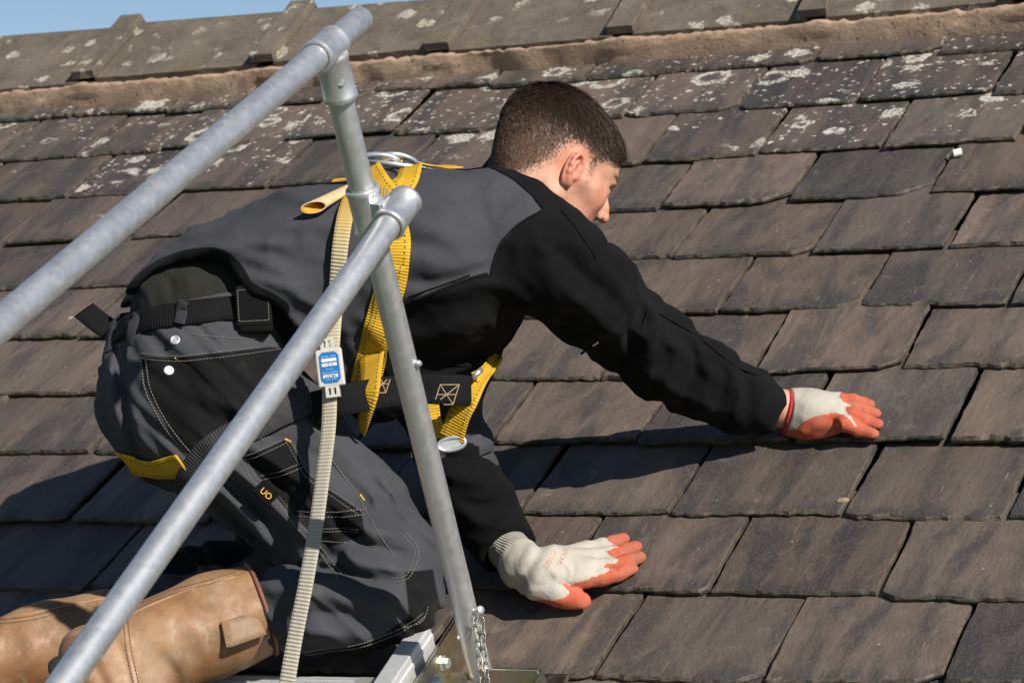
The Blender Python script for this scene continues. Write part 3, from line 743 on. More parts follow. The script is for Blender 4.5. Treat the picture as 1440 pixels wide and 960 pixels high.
# head frame: turned away from the camera and bowed
HS = .945
yaw, pitch, roll = R(28), R(27), R(0)
hf = Vector((math.cos(yaw), math.sin(yaw), 0)); hl = Vector((-math.sin(yaw), math.cos(yaw), 0)); hu = Vector((0, 0, 1))
hx = hf*math.cos(pitch)-hu*math.sin(pitch); hz = hf*math.sin(pitch)+hu*math.cos(pitch); hy = hl
HM = np.array([hx, hy, hz], F4).T                   # columns: forward, left, up
EARP = np.array(P(806, 236, 4.19), F4)
HO = EARP-HM@np.array([-.004, -.079, -.004], F4)*HS
def loc(p): return (p-HO)@HM/HS
def wld(q): return (HO+HM@np.asarray(q, F4)*HS)
NECKB = A(722, 300, 4.29)
def f_ear(q, sgn):
    e = q.copy(); e[:, 1] *= sgn                    # sgn -1: right ear mirrored to +y
    o = np.array([-.002, .0725, -.006], F4)
    fw = np.array([.80, -.50, -.05]); fw /= np.linalg.norm(fw); upv = np.array([-.22, .10, .97]); upv /= np.linalg.norm(upv)
    out = np.cross(upv, fw); out = out if out[1] > 0 else -out; upv = np.cross(fw, out)*1.0
    if upv[2] < 0: upv = -upv
    def E(a, b, c=0):
        a *= .9; b *= .9; return (o+fw*a+upv*b+out*c).astype(F4)
    hel = [E(.013, -.002, .004), E(.0145, .010, .005), E(.009, .023, .006), E(-.002, .030, .007), E(-.0125, .027, .008), E(-.018, .015, .008), E(-.0185, .002, .008), E(-.015, -.011, .007), E(-.009, -.020, .006), E(-.001, -.027, .005)]
    d = chain(e, [(h_, .0036) for h_ in hel], .004)
    M = np.array([fw, upv, out], F4).T
    plate = ell(e, E(-.003, .001, -.001), (.0165, .030, .006), M)
    d = smin(d, plate, .004)
    d = smin(d, chain(e, [(E(.002, .019, .005), .003), (E(-.008, .012, .007), .0035), (E(-.010, .0, .007), .0035), (E(-.005, -.011, .006), .0035), (E(.002, -.015, .005), .003)], .004), .003)
    d = smin(d, cap(e, E(-.001, -.024, .003), E(.003, -.027, .003), .0068, .006), .006)
    d = smax(d, -ell(e, E(.001, -.002, .008), (.0075, .0095, .008), M), .003)
    d = smax(d, -chain(e, [(E(.006, .017, .0085), .0024), (E(-.006, .0225, .0095), .0024), (E(-.0135, .013, .0105), .0024), (E(-.0145, .0, .0105), .0022)], .003), .003)
    d = smin(d, cap(e, E(.0135, -.005, .005), E(.012, -.009, .005), .0042, .004), .004)
    d = smin(d, cap(e, E(.006, .006, -.006), E(.006, -.012, -.006), .009, .009), .006)
    return d
def f_head(p):
    q = loc(p)
    d = ell(q, (-.015, 0, .047), (.099, .0765, .086))
    d = smin(d, ell(q, (.036, 0, .045), (.060, .064, .062)), .03)
    d = smin(d, ell(q, (.045, 0, -.030), (.049, .0575, .075)), .035)
    for s_ in (-1, 1):
        d = smin(d, cap(q, (-.004, .052*s_, -.052), (.070, .012*s_, -.102), .018, .017), .03)
        d = smin(d, cap(q, (.063, .046*s_, -.014), (.030, .061*s_, -.008), .016, .012), .022)
        d = smin(d, cap(q, (.083, .034*s_, .030), (.090, .006*s_, .026), .010, .010), .012)
        d = smax(d, -ell(q, (.094, .031*s_, .010), (.014, .017, .011)), .010)
        d = smin(d, ell(q, (.079, .031*s_, .008), (.0125, .0145, .0105)), .003)
        d = smin(d, cap(q, (.101, .0115*s_, -.022), (.097, .0125*s_, -.020), .0066, .005), .006)
    d = smin(d, cap(q, (.080, 0, -.100), (.078, 0, -.095), .019, .018), .02)
    d = smin(d, chain(q, [((.094, 0, .018), .0075), ((.106, 0, -.002), .0080), ((.1135, 0, -.016), .0092)], .008), .010)
    for s_ in (-1, 1): d = smax(d, -cap(q, (.108, .006*s_, -.027), (.104, .0065*s_, -.021), .0032, .003), .003)
    d = smin(d, cap(q, (.093, .018, -.0555), (.093, -.018, -.0555), .007, .007), .008)
    d = smin(d, cap(q, (.091, .015, -.069), (.091, -.015, -.069), .0075, .0075), .008)
    nb = np.array([-.045, 0, -.02], F4)
    d = smin(d, cap(p, wld((-.030, 0, -.018)), NECKB, .060, .066), .035)
    d = smin(d, cap(q, (-.045, .028, -.028), (-.055, .035, -.10), .022, .026), .03); d = smin(d, cap(q, (-.045, -.028, -.028), (-.055, -.035, -.10), .022, .026), .03)
    for s_ in (-1, 1): d = smin(d, f_ear(q, s_), .004)
    return d
hb = np.stack([wld(v) for v in [(-.14, -.11, -.16), (.14, -.11, -.16), (-.14, .11, -.16), (.14, .11, -.16), (-.14, -.11, .16), (.14, -.11, .16), (-.14, .11, .16), (.14, .11, .16)]]+[NECKB-.03, NECKB+.03])
HV, HF = surf(f_head, hb.min(0), hb.max(0), .0018)
ql = loc(HV)
def g3(c, r): return np.exp(-(((ql-np.array(c, F4))/np.array(r, F4))**2).sum(1))
ear_m = np.clip(g3((-.004, -.085, -.004), (.022, .014, .034))*1.6, 0, 1)+np.clip(g3((-.004, .085, -.004), (.022, .014, .034))*1.6, 0, 1)
flush = np.clip(ear_m*.75+.55*g3((.07, -.045, -.03), (.03, .03, .03))+.55*g3((.07, .045, -.03), (.03, .03, .03))+.6*g3((.117, 0, -.02), (.014, .014, .014)), 0, 1)
beard = np.clip(np.clip((-.028-ql[:, 2])/.03, 0, 1)*np.clip((ql[:, 0]-(-.005))/.03, 0, 1)*np.clip((.03+ql[:, 2]+.14)/.03, 0, 1)+g3((.012, -.075, -.03), (.012, .03, .03))*.7, 0, 1)
brow = np.clip(g3((.086, -.032, .034), (.022, .024, .0065))*2.4-.5, 0, 1)+np.clip(g3((.086, .032, .034), (.022, .024, .0065))*2.4-.5, 0, 1)+.9*np.clip(g3((.09, -.033, .0085), (.01, .014, .0028))*1.8-.4, 0, 1)
# hair region: positive inside, in head coordinates (side elevation of the hairline)
def hairline(q):
    s2 = np.stack([q[:, 0], q[:, 2]], 1)*1000
    pg = [(86, 66), (80, 54), (66, 42), (50, 38), (40, 24), (33, -6), (28, -18), (23, -4), (19, 14), (12, 30), (-2, 35), (-17, 31), (-27, 16), (-33, -6), (-46, -28), (-62, -50), (-90, -66), (-170, -60), (-170, 170), (110, 170), (104, 84)]
    return -poly_sd(s2, pg)/1000
hreg = hairline(ql)
scalp = np.clip((hreg+.003)/.034, 0, 1)*np.clip(1-ear_m*3, 0, 1)
def f_body(p):
    d = chain(p, [(A(285, 470, 4.26), .10), (A(430, 385, 4.26), .09), (A(620, 375, 4.27), .10), (A(705, 310, 4.28), .07), (NECKB, .05)], .05)
    for z, zz_ in ((4.14, 1), (4.38, -1)):
        d = smin(d, chain(p, [(A(285, 550, z), .075), (A(440, 700, 4.11 if zz_ > 0 else 4.34), .05), (A(540, 805, 4.03 if zz_ > 0 else 4.30), .035)], .03), .05)
    d = smin(d, chain(p, [(A(700, 330, 4.2), .06), (A(765, 365, 4.13), .05), (A(885, 468, 4.29), .04), (A(1040, 556, 4.385), .033), (A(1108, 577, 4.405), .026), (A(1135, 582, 4.412), .024)], .02), .04)
    d = smin(d, chain(p, [(A(690, 340, 4.4), .06), (A(615, 560, 4.40), .04), (A(655, 670, 4.30), .036), (A(728, 785, 4.185), .027)], .02), .04)
    return d
BV, BF = surf(f_body, np.min([A(150, 950, 3.9), A(1150, 950, 3.9), A(150, 950, 4.6)], 0), np.max([A(1150, 200, 4.6), A(1150, 200, 3.9)], 0), .005, 1)
z0 = np.zeros(len(BV))
body = skinobj('body', np.concatenate([HV, BV]), np.concatenate([HF, BF+len(HV)]), M_SKIN, PER,
  {k: np.concatenate([v, z0]) for k, v in dict(flush=flush, beard=beard, brow=np.clip(brow, 0, 1), scalp=scalp).items()})
for s_ in (-1, 1):
    bm = bmesh.new(); bmesh.ops.create_uvsphere(bm, u_segments=20, v_segments=14, radius=.0118)
    me = bpy.data.meshes.new('eye'); bm.to_mesh(me); bm.free()
    o = link('eye', me, m_plain('eye_white', (.55, .5, .47), .15, 30, .1), body, smooth=True); o.location = Vector([float(x) for x in wld((.0795, .031*s_, .0078))])-PER.location
# hair: a close cap and thousands of short strands
nfun = lambda V: np.stack([f_head(V+np.array(k, F4)*.001)-f_head(V-np.array(k, F4)*.001) for k in ((1, 0, 0), (0, 1, 0), (0, 0, 1))], 1)
def hair_len(q):
    top = np.clip((q[:, 2]-.045)/.05, 0, 1); fr = np.clip((q[:, 0]-.02)/.06, 0, 1)
    return .0046+.0105*top+.005*top*fr
def f_hair(p):
    q = loc(p); d = f_head(p); L = hair_len(q); r = hairline(q)
    thick = np.clip(r/.014, -1, 1)*.5+.5
    ear = np.minimum(f_ear(q, -1), f_ear(q, 1))
    dd = d-(L*.10-.0002)*np.clip(r/.02, 0, 1)+.0012*wob(q, 190, 5)*np.clip(q[:, 2]/.06, .1, 1)
    low = np.clip((.085-q[:, 2])/.03, 0, 1)*.055
    return smax(smax(dd, low-r, .003), .0045-ear, .003)
CV, CF = surf(f_hair, hb.min(0), hb.max(0), .0022, 1)
hair = skinobj('hair', CV, CF, M_HAIR, PER, {'tone': np.clip(.10+.16*(np.clip(.06-loc(CV)[:, 2], 0, .08)/.08), 0, 1)})
tri = HF; cen = HV[tri].mean(1); ar = np.linalg.norm(np.cross(HV[tri[:, 1]]-HV[tri[:, 0]], HV[tri[:, 3]]-HV[tri[:, 0]]), axis=1)
hm = (hairline(loc(cen)) > -.002) & (np.abs(f_ear(loc(cen), -1)) > .006) & (np.abs(f_ear(loc(cen), 1)) > .006) & (loc(cen)[:, 2] > -.075)
lw = np.clip((.06-loc(cen)[:, 2])/.03, 0, 1); pr = ar*hm*(1-lw*(1-.62*np.clip((hairline(loc(cen))+.004)/.03, .10, 1))); pr /= pr.sum(); NS = 72000
pick = RNG.choice(len(tri), NS, p=pr); w4 = RNG.dirichlet((1, 1, 1, 1), NS).astype(F4)
root = (HV[tri[pick]]*w4[..., None]).sum(1); nr = nfun(root); nr /= np.linalg.norm(nr, axis=1)[:, None]
q = loc(root); nl = nr@HM
wh = np.array([-.075, .01, .105], F4); fl = q-wh; fl[:, 2] -= .03                       # hair runs away from the crown
fl = fl/np.linalg.norm(fl, axis=1)[:, None]
fwdb = np.clip((q[:, 2]-.07)/.04, 0, 1)*np.clip((q[:, 0]+.06)/.08, 0, 1)
fl = fl+fwdb[:, None]*np.array([1.1, -.15, 0], F4)
sidez = np.clip((.06-q[:, 2])/.05, 0, 1); fl = fl+sidez[:, None]*np.array([.25, 0, -.8], F4)
cl_ = np.floor(q/.007).astype(int)@np.array([73, 193, 911]); cr_ = np.random.default_rng(3).normal(0, .26, (4096, 3)); fl = fl+cr_[cl_ % 4096]; fl += RNG.normal(0, .26, fl.shape); fl -= nl*(fl*nl).sum(1)[:, None]; fl /= np.linalg.norm(fl, axis=1)[:, None]
L = (hair_len(q)*np.where(RNG.random(NS) < .05, 1.45, 1)*RNG.uniform(.7, 1.4, NS)).astype(F4); L *= np.clip((hairline(q)+.004)/.02, .35, 1)
up_ = (.48-.22*fwdb)[:, None]*nl
d1 = fl+up_*1.4; d1 /= np.linalg.norm(d1, axis=1)[:, None]; d2 = fl+up_*.3-np.array([0, 0, .25], F4)*fwdb[:, None]; d2 /= np.linalg.norm(d2, axis=1)[:, None]
p0 = q; p1 = q+d1*(L*.5)[:, None]; p2 = p1+d2*(L*.55)[:, None]
sd_ = np.cross(fl, nl+RNG.normal(0, .5, nl.shape)); sd_ /= np.linalg.norm(sd_, axis=1)[:, None]; wd = (RNG.uniform(.00022, .00042, NS))[:, None]
vv = np.stack([p0-sd_*wd, p0+sd_*wd, p1+sd_*wd*.9, p1-sd_*wd*.9, p2], 1).reshape(-1, 3)
vv = HO+vv@HM.T*HS
b5 = np.arange(NS)[:, None]*5
f3 = np.concatenate([b5+np.array([[0, 1, 2]]), b5+np.array([[0, 2, 3]]), b5+np.array([[3, 2, 4]])])
tone = np.repeat(np.clip(np.abs(RNG.normal(.0, .16, NS))+.50*np.clip((.065-q[:, 2])/.06, 0, 1), 0, 1), 5)
st_ = skinobj('strands', vv, f3, M_HAIR, hair, {'tone': tone}); st_['kind'] = 'stuff'
# ------------------------------------------------------------------ jacket
REF = 4.15
HEM = [tuple(q) for q in crom([(120, 440), (186, 414), (212, 392), (245, 375), (285, 366), (318, 368), (340, 388), (356, 412), (400, 436), (440, 490), (478, 566), (515, 604), (556, 592), (592, 545), (630, 534), (668, 524), (700, 495)], 3)]
def torso_chain(p):
    d = None
    for z, dy in ((4.165, 0), (4.385, -6)):
        e = chain(p, [(A(270, 464+dy, z), .107), (A(332, 426+dy, z), .108), (A(430, 385+dy, z), .112), (A(610, 370+dy, z-.01), .124), (A(697, 328+dy, z-.01), .093)], .05)
        d = e if d is None else smin(d, e, .10)
    d = smin(d, chain(p, [(A(450, 430, 4.22), .105), (A(525, 480, 4.21), .110), (A(590, 436, 4.23), .100), (A(645, 430, 4.23), .094)], .04), .05)
    return d
SLR = [((733, 345, 4.13), .082), ((775, 368, 4.125), .0775), ((828, 412, 4.19), .070), ((886, 464, 4.285), .0605), ((930, 500, 4.315), .060), ((985, 532, 4.35), .057), ((1045, 562, 4.385), .047), ((1086, 576, 4.40), .037)]
SLL = [((690, 345, 4.42), .088), ((640, 480, 4.43), .070), ((615, 560, 4.40), .062), ((640, 640, 4.33), .055), ((676, 712, 4.255), .050), ((716, 774, 4.195), .046)]
J_F = [([(250, 365), (330, 345), (420, 350)], 11, .006), ([(300, 350), (380, 372), (440, 410)], 10, .007), ([(350, 390), (410, 405), (455, 440)], 9, .008), ([(330, 330), (420, 318), (500, 330)], 12, .004),
 ([(400, 440), (440, 470), (465, 520)], 9, .008), ([(430, 425), (470, 460), (495, 530)], 9, -.007), ([(560, 360), (630, 372), (690, 372)], 13, .005), ([(560, 395), (625, 398), (685, 378)], 9, -.006), ([(570, 420), (630, 415), (690, 400), (730, 410)], 11, .009), ([(560, 470), (620, 470), (680, 450)], 14, .006),
 ([(540, 300), (600, 318), (650, 345)], 12, .004), ([(545, 330), (600, 350), (660, 380)], 11, -.004), ([(500, 440), (540, 470), (545, 530)], 12, .007), ([(600, 500), (650, 505), (690, 480)], 9, -.005), ([(575, 520), (630, 530), (672, 512)], 7, .005)]
S_F = [([(780, 310), (830, 345), (880, 410)], 12, .006), ([(765, 345), (820, 390), (880, 440)], 10, -.006), ([(760, 380), (815, 430), (870, 478)], 12, .007), ([(800, 330), (850, 365), (905, 430)], 8, -.004), ([(770, 425), (830, 470), (890, 520)], 10, -.005), ([(905, 418), (925, 450), (915, 500)], 12, .008), ([(880, 440), (890, 490), (868, 530)], 9, -.005),
 ([(940, 462), (955, 505), (935, 560)], 8, .006), ([(962, 465), (985, 515), (965, 575)], 7, -.006), ([(985, 475), (1005, 525), (990, 585)], 9, .006), ([(1010, 492), (1030, 540), (1015, 590)], 7, -.005), ([(1032, 505), (1050, 550), (1042, 598)], 8, .005), ([(930, 470), (1000, 520), (1060, 560)], 10, .004), ([(900, 520), (960, 555), (1030, 585)], 9, .005), ([(1055, 520), (1070, 560), (1062, 600)], 6, -.004)]
L_F = [([(600, 600), (640, 600), (680, 620)], 9, .006), ([(610, 640), (650, 650), (695, 640)], 8, -.005), ([(620, 670), (665, 680), (705, 680)], 9, .006), ([(640, 700), (680, 715), (715, 705)], 8, -.005), ([(650, 725), (690, 740), (730, 725)], 8, .005)]
def f_jacket(p):
    s = side(p, REF)
    d = torso_chain(p)
    sr = chain(p, [(A(*c), r) for c, r in SLR], .025); sl = chain(p, [(A(*c), r) for c, r in SLL], .025)
    sref = side(p, 4.3)
    cut = (p-A(1089, 577, 4.40))@np.array((P(1089, 577, 4.40)-P(1045, 560, 4.385)).normalized(), F4); sr = smax(sr, cut, .004)
    cut = (p-A(715, 771, 4.198))@np.array((P(715, 771, 4.198)-P(676, 712, 4.255)).normalized(), F4); sl = smax(sl, cut, .004)
    sr = sr-folds(s, S_F)*1.25-.0065*creases(p, [[30, 0, 16], [0, 14, 0], [-16, 0, 28]], 33)-.0015*wob(p, 55, 2); sl = sl-.0035*creases(p, [[26, 0, 0], [0, 14, 0], [0, 0, 34]], 34)-folds(s, L_F)*1.5-.0016*wob(p, 60, 3)
    lowb = np.clip((560-s[:, 0])/120, 0, 1)
    d = d-.0085*lowb*creases(p, np.diag([17, 9, 26]), 31)-.0042*creases(p, np.diag([16, 9, 24]), 32)-folds(s, J_F)*1.3-.0035*wob(p, 22, 1)-.0012*wob(p, 75, 4)
    # hem: cut along the bottom edge seen from the side
    hd, _ = pld(s, HEM); below = poly_sd(s, HEM+[(720, 1100), (60, 1100), (60, 440)])
    d = smax(d, -below*REF/FPX, .010)
    nk = cap(p, A(706, 315, 4.285), A(772, 226, 4.285), .0765, .0740)    # collar
    ct = (p-A(729, 259, 4.28))@np.array([.44, .05, .90], F4)
    tilt = np.array((P(792, 393, 4.285)-P(720, 480, 4.285)).normalized(), F4)
    ct = (p-A(736, 252, 4.28))@tilt
    d = smin(d, smax(nk, ct, .004), .020)
    d = smin(d, sr, .028); d = smin(d, sl, .028)
    inner = cap(p, A(700, 325, 4.285), A(790, 202, 4.285), .0690, .0695)
    return smax(d, -smax(inner, -(ct+.045), .003), .003)
lo = np.min([A(150, 800, 3.9), A(150, 800, 4.65)], 0); hi = np.max([A(1120, 190, 4.65), A(1120, 190, 3.9)], 0)
JV, JF = surf(f_jacket, lo, hi, .0042)
def jacket_panel(V):
    s = side(V, REF)
    grey = poly_sd(s, [(150, 440), (150, 250), (400, 215), (600, 215), (640, 227), (695, 238), (720, 254), (744, 275), (762, 297), (728, 320), (702, 350), (690, 388), (640, 400), (585, 424), (545, 445), (520, 480), (505, 570), (420, 590), (330, 470), (240, 420)])
    hd, _ = pld(s, HEM[:25]); grey = np.maximum(grey, 15-hd)
    dpt = V@FW_
    gl = poly_sd(s, [(560, 545), (610, 560), (720, 560), (720, 655), (650, 668), (590, 655), (540, 640)])
    return np.where((dpt > 4.27) & (s[:, 1] > 540), gl, grey)
jk = skinobj('jacket', JV, JF, M_JKT, PER, {'panel': jacket_panel(JV)})
jk['label'] = 'grey fleece work jacket with black sleeves, collar and side panel'
# ------------------------------------------------------------------ shirt tail showing at the back
def f_shirt(p):
    d = None
    for z in (4.17, 4.37):
        e = chain(p, [(A(285, 470, z), .108), (A(285, 442, z), .096), (A(390, 412, z), .078)], .04); d = e if d is None else smin(d, e, .1)
    s = side(p, REF)
    return d-folds(s, [([(200, 400), (215, 415), (220, 440)], 5, .004), ([(235, 388), (250, 405), (250, 435)], 5, -.004), ([(265, 382), (275, 400), (280, 430)], 6, .004), ([(300, 378), (305, 400), (312, 425)], 5, -.003)])-.002*wob(p, 60, 8)
SV, SF = surf(f_shirt, np.min([A(150, 600, 4.0), A(150, 600, 4.55)], 0), np.max([A(460, 290, 4.55), A(460, 290, 4.0)], 0), .005)
skinobj('shirt', SV, SF, M_SHT, PER)
# ------------------------------------------------------------------ trousers
T_F = [([(160, 500), (163, 560), (185, 635)], 8, .007), ([(176, 500), (180, 560), (200, 640)], 7, -.006), ([(190, 560), (205, 610), (240, 650)], 9, .007), ([(168, 485), (172, 520), (182, 560)], 6, -.005),
 ([(215, 600), (260, 640), (300, 660)], 10, .006), ([(270, 560), (320, 590), (350, 610)], 8, -.006), ([(290, 545), (330, 570), (370, 590)], 8, .005),
 ([(280, 665), (330, 700), (395, 770)], 8, .010), ([(300, 655), (350, 690), (420, 760)], 7, -.010), ([(315, 640), (370, 680), (440, 750)], 8, .011), ([(335, 630), (390, 668), (450, 725)], 7, -.009), ([(350, 615), (410, 655), (460, 700)], 8, .008), ([(290, 690), (340, 735), (400, 785)], 7, -.006),
 ([(400, 610), (450, 640), (520, 700)], 9, -.006), ([(430, 590), (480, 625), (540, 690)], 10, .006), ([(470, 700), (520, 730), (575, 745)], 9, .008), ([(480, 730), (530, 755), (580, 770)], 7, -.008), ([(470, 755), (530, 780), (590, 790)], 8, .008), ([(500, 640), (540, 690), (565, 740)], 9, -.005),
 ([(420, 790), (490, 790), (560, 810)], 7, -.010), ([(380, 815), (450, 815), (520, 835)], 10, .008), ([(400, 850), (480, 845), (550, 860)], 9, -.006), ([(390, 870), (470, 872), (560, 880)], 10, .006), ([(540, 810), (575, 830), (590, 860)], 9, .007), ([(415, 815), (425, 850), (418, 890)], 6, .005)]
def f_trousers(p):
    s = side(p, 4.1); d = None
    for z in (4.165, 4.375):
        e = chain(p, [(A(285, 440, z), .108), (A(282, 490, z), .120), (A(272, 552, z), .132)], .04); d = e if d is None else smin(d, e, .09)
    tr = chain(p, [(A(288, 562, 4.145), .126), (A(370, 630, 4.125), .114), (A(466, 720, 4.085), .098), (A(540, 796, 4.02), .077), (A(553, 832, 3.995), .066)], .03)
    cr_ = chain(p, [(A(552, 840, 3.99), .064), (A(495, 846, 3.985), .065), (A(445, 850, 3.985), .060), (A(405, 854, 3.99), .048), (A(345, 864, 3.995), .040)], .03)
    tl = chain(p, [(A(300, 562, 4.38), .122), (A(400, 650, 4.34), .10), (A(515, 758, 4.29), .074)], .03)
    cl = chain(p, [(A(515, 768, 4.29), .068), (A(400, 800, 4.31), .070), (A(270, 835, 4.31), .062), (A(140, 880, 4.28), .052)], .03)
    leg = smin(tr, cr_, .012); legl = smin(tl, cl, .012)
    legl = legl-folds(s, [([(270, 730), (330, 760), (400, 790)], 9, .008), ([(260, 760), (310, 775), (360, 800)], 8, -.008)])
    d = smin(d, leg, .05); d = smin(d, legl, .05)
    d = d-.0090*creases(p, [[28, 0, 20], [0, 14, 0], [20, 0, 30]], 35)-folds(s, T_F)*1.35-.0035*wob(p, 24, 11)-.0022*wob(p, 62, 12)
    wb = [(140, 470), (166, 446), (200, 437), (260, 424), (335, 408), (400, 408), (470, 440)]
    ab = poly_sd(s, wb+[(470, 200), (100, 200)])
    return smax(d, -ab*4.1/FPX, .006)
lo = np.min([A(110, 960, 3.85), A(110, 960, 4.6)], 0); hi = np.max([A(680, 380, 4.6), A(680, 380, 3.85)], 0)
TV_, TF_ = surf(f_trousers, lo, hi, .0038)
POCK = [(205, 500), (255, 503), (380, 488), (420, 490), (400, 560), (345, 640), (300, 648), (270, 628), (235, 580), (214, 540)]
CARGO = [(352, 640), (410, 614), (440, 662), (515, 712), (522, 742), (470, 760), (420, 720), (375, 668)]
KNEE = [(575, 790), (612, 790), (630, 880), (580, 910), (400, 935), (400, 908), (470, 897), (540, 880), (582, 850)]
s = side(TV_, 4.1)
pan = np.minimum(np.minimum(poly_sd(s, POCK), poly_sd(s, CARGO)), poly_sd(s, KNEE))
pan = np.where(TV_@FW_ < 4.25, -pan, 3.0)
tr_ = skinobj('trousers', TV_, TF_, M_TRS, PER, {'panel': pan})
tr_['label'] = 'dark grey work trousers with black pocket panels and pale stitching'
BV_T = bvh((TV_, TF_)); BV_J = bvh((JV, JF)); BV_A = bvh((TV_, TF_), (JV, JF), (SV, SF))
FWDv = Vector(FWD)
def hit(bv, x, y, ref=4.1):            # where the side-elevation position x,y meets the cloth
    o = Vector((1, 0, 0))*((x-720)/FPX*ref)+UPV*((480-y)/FPX*ref)+FWDv*(ref-1.2)
    h, n, i, d = bv.ray_cast(o, FWDv)
    return (h, n) if h is not None else (None, None)
def sm(lst, it=2):
    for _ in range(it): lst = [lst[0]]+[(lst[i-1]+lst[i]*2+lst[i+1])/4 for i in range(1, len(lst)-1)]+[lst[-1]]
    return lst
def ribbon(name, C, Nn, width, th, mat, parent, mi=None):
    """flat strap along points C with facing normals Nn"""
    n = len(C); vs = []; rs = []; rt = []; fs = []; L = 0; prof = [(-1, 0), (-.96, .5), (-.5, .62), (0, .66), (.5, .62), (.96, .5), (1, 0), (.96, -.5), (0, -.5), (-.96, -.5)]
    for i in range(n):
        t = (C[min(i+1, n-1)]-C[max(i-1, 0)]).normalized(); nn = (Nn[i]-t*Nn[i].dot(t)).normalized(); b = t.cross(nn)
        if i: L += (C[i]-C[i-1]).length
        wdt = width[i] if isinstance(width, (list, tuple)) else width
        for a, c in prof: vs.append(C[i]+b*(a*wdt/2)+nn*(c*th)); rs.append(L); rt.append(a)
    m = len(prof)
    for i in range(n-1):
        for k in range(m):
            k2 = (k+1) % m; fs.append((i*m+k, (i+1)*m+k, (i+1)*m+k2, i*m+k2))
    fs.append(tuple(range(m))); fs.append(tuple((n-1)*m+k for k in reversed(range(m))))
    o = part(name, vs, fs, mat, parent, True)
    for nm, v in (('rs', rs), ('rt', rt)):
        at = o.data.attributes.new(nm, 'FLOAT', 'POINT'); at.data.foreach_set('value', v)
    bm = bmesh.new(); bm.from_mesh(o.data); bmesh.ops.recalc_face_normals(bm, faces=bm.faces); bm.to_mesh(o.data); bm.free()
    return o
def strap_on(name, pts, width, th, mat, parent, bv=None, off=.004, ref=4.1, n=8, smooth=3):
    C = []; Nn = []
    for x, y in crom(pts, n):
        h, nr_ = hit(bv or BV_A, x, y, ref)
        if h is None: continue
        if nr_.dot(FWDv) > 0: nr_ = -nr_
        C.append(h); Nn.append(nr_)
    Nn = sm(Nn, 6); C = sm([c+n_.normalized()*off for c, n_ in zip(C, Nn)], smooth)
    return ribbon(name, C, Nn, width, th, mat, parent)
def stitch(pts, parent, bv, mat, ref=4.1, dash=.0032, gap=.0016, r=.0006, twin=0, name='stitching'):
    vs = []; fs = []
    for o_ in ((0,) if not twin else (-twin/2, twin/2)):
        cr2 = crom(pts, 10); P2 = []
        for i, c in enumerate(cr2):
            t = np.array(cr2[min(i+1, len(cr2)-1)])-np.array(cr2[max(i-1, 0)]); t = t/np.linalg.norm(t); c = c+np.array([-t[1], t[0]])*o_
            h, n_ = hit(bv, c[0], c[1], ref)
            if h is None: continue
            if n_.dot(FWDv) > 0: n_ = -n_
            P2.append((h+n_*.0006, n_))
        on = True; acc = 0; run = []
        for i in range(len(P2)-1):
            (a, na), (b, nb_) = P2[i], P2[i+1]; L = (b-a).length
            if L > .03 or L < 1e-6: continue
            t = 0
            while t < L:
                stp = min((dash if on else gap)-acc, L-t)
                if on and stp > .0004:
                    p_, q_ = a.lerp(b, t/L), a.lerp(b, (t+stp)/L); tt = (q_-p_).normalized(); sd2 = tt.cross(na).normalized()*r
                    k = len(vs); up2 = na*.0009
                    vs += [p_-sd2, p_+sd2, q_+sd2, q_-sd2, p_-sd2*.5+up2, p_+sd2*.5+up2, q_+sd2*.5+up2, q_-sd2*.5+up2]
                    fs += [(k+4, k+5, k+6, k+7), (k, k+1, k+5, k+4), (k+1, k+2, k+6, k+5), (k+2, k+3, k+7, k+6), (k+3, k, k+4, k+7)]
                acc += stp; t += stp
                if acc >= (dash if on else gap)-1e-6: on = not on; acc = 0
    if not vs: return None
    o = part(name, vs, fs, mat, parent); o['kind'] = 'stuff'; return o
def decal(txt, x, y, h_, ang, bv, mat, parent, ref=4.1, name='lettering', flip=False):
    cu = bpy.data.curves.new('lettering', 'FONT'); cu.body = txt; cu.size = 1; cu.align_x = 'CENTER'; cu.align_y = 'CENTER'
    ob = bpy.data.objects.new('lettering', cu); COL.objects.link(ob); dg = bpy.context.evaluated_depsgraph_get(); me = bpy.data.meshes.new_from_object(ob.evaluated_get(dg))
    bpy.data.objects.remove(ob); bpy.data.curves.remove(cu)
    vs = []; ca, sa = math.cos(ang), math.sin(ang)
    for v in me.vertices:
        X_, Y_ = v.co.x*h_, -v.co.y*h_
        xx_, yy_ = x+X_*ca-Y_*sa, y+X_*sa+Y_*ca
        hh, nn = hit(bv, xx_, yy_, ref)
        if hh is None: hh, nn = hit(bv, x, y, ref)
        vs.append(hh-FWDv*.0012)
    fs = [tuple(p_.vertices) for p_ in me.polygons]; bpy.data.meshes.remove(me)
    o = part(name, vs, fs, mat, parent); o['kind'] = 'stuff'; return o
def rivet(x, y, bv, r, parent, ref=4.1, name='press_stud', mat=None):
    h, n_ = hit(bv, x, y, ref)
    if n_.dot(FWDv) > 0: n_ = -n_
    v, f = lathe(h-n_*.001, h+n_*.003, [(0, r), (.002, r), (.003, r*.8), (.0026, r*.55), (.0015, r*.5), (.0015, r*.28), (.003, r*.22)], 20)
    o = part(name, v, f, mat or M_STEEL, parent); autosmooth(o, 60); return o
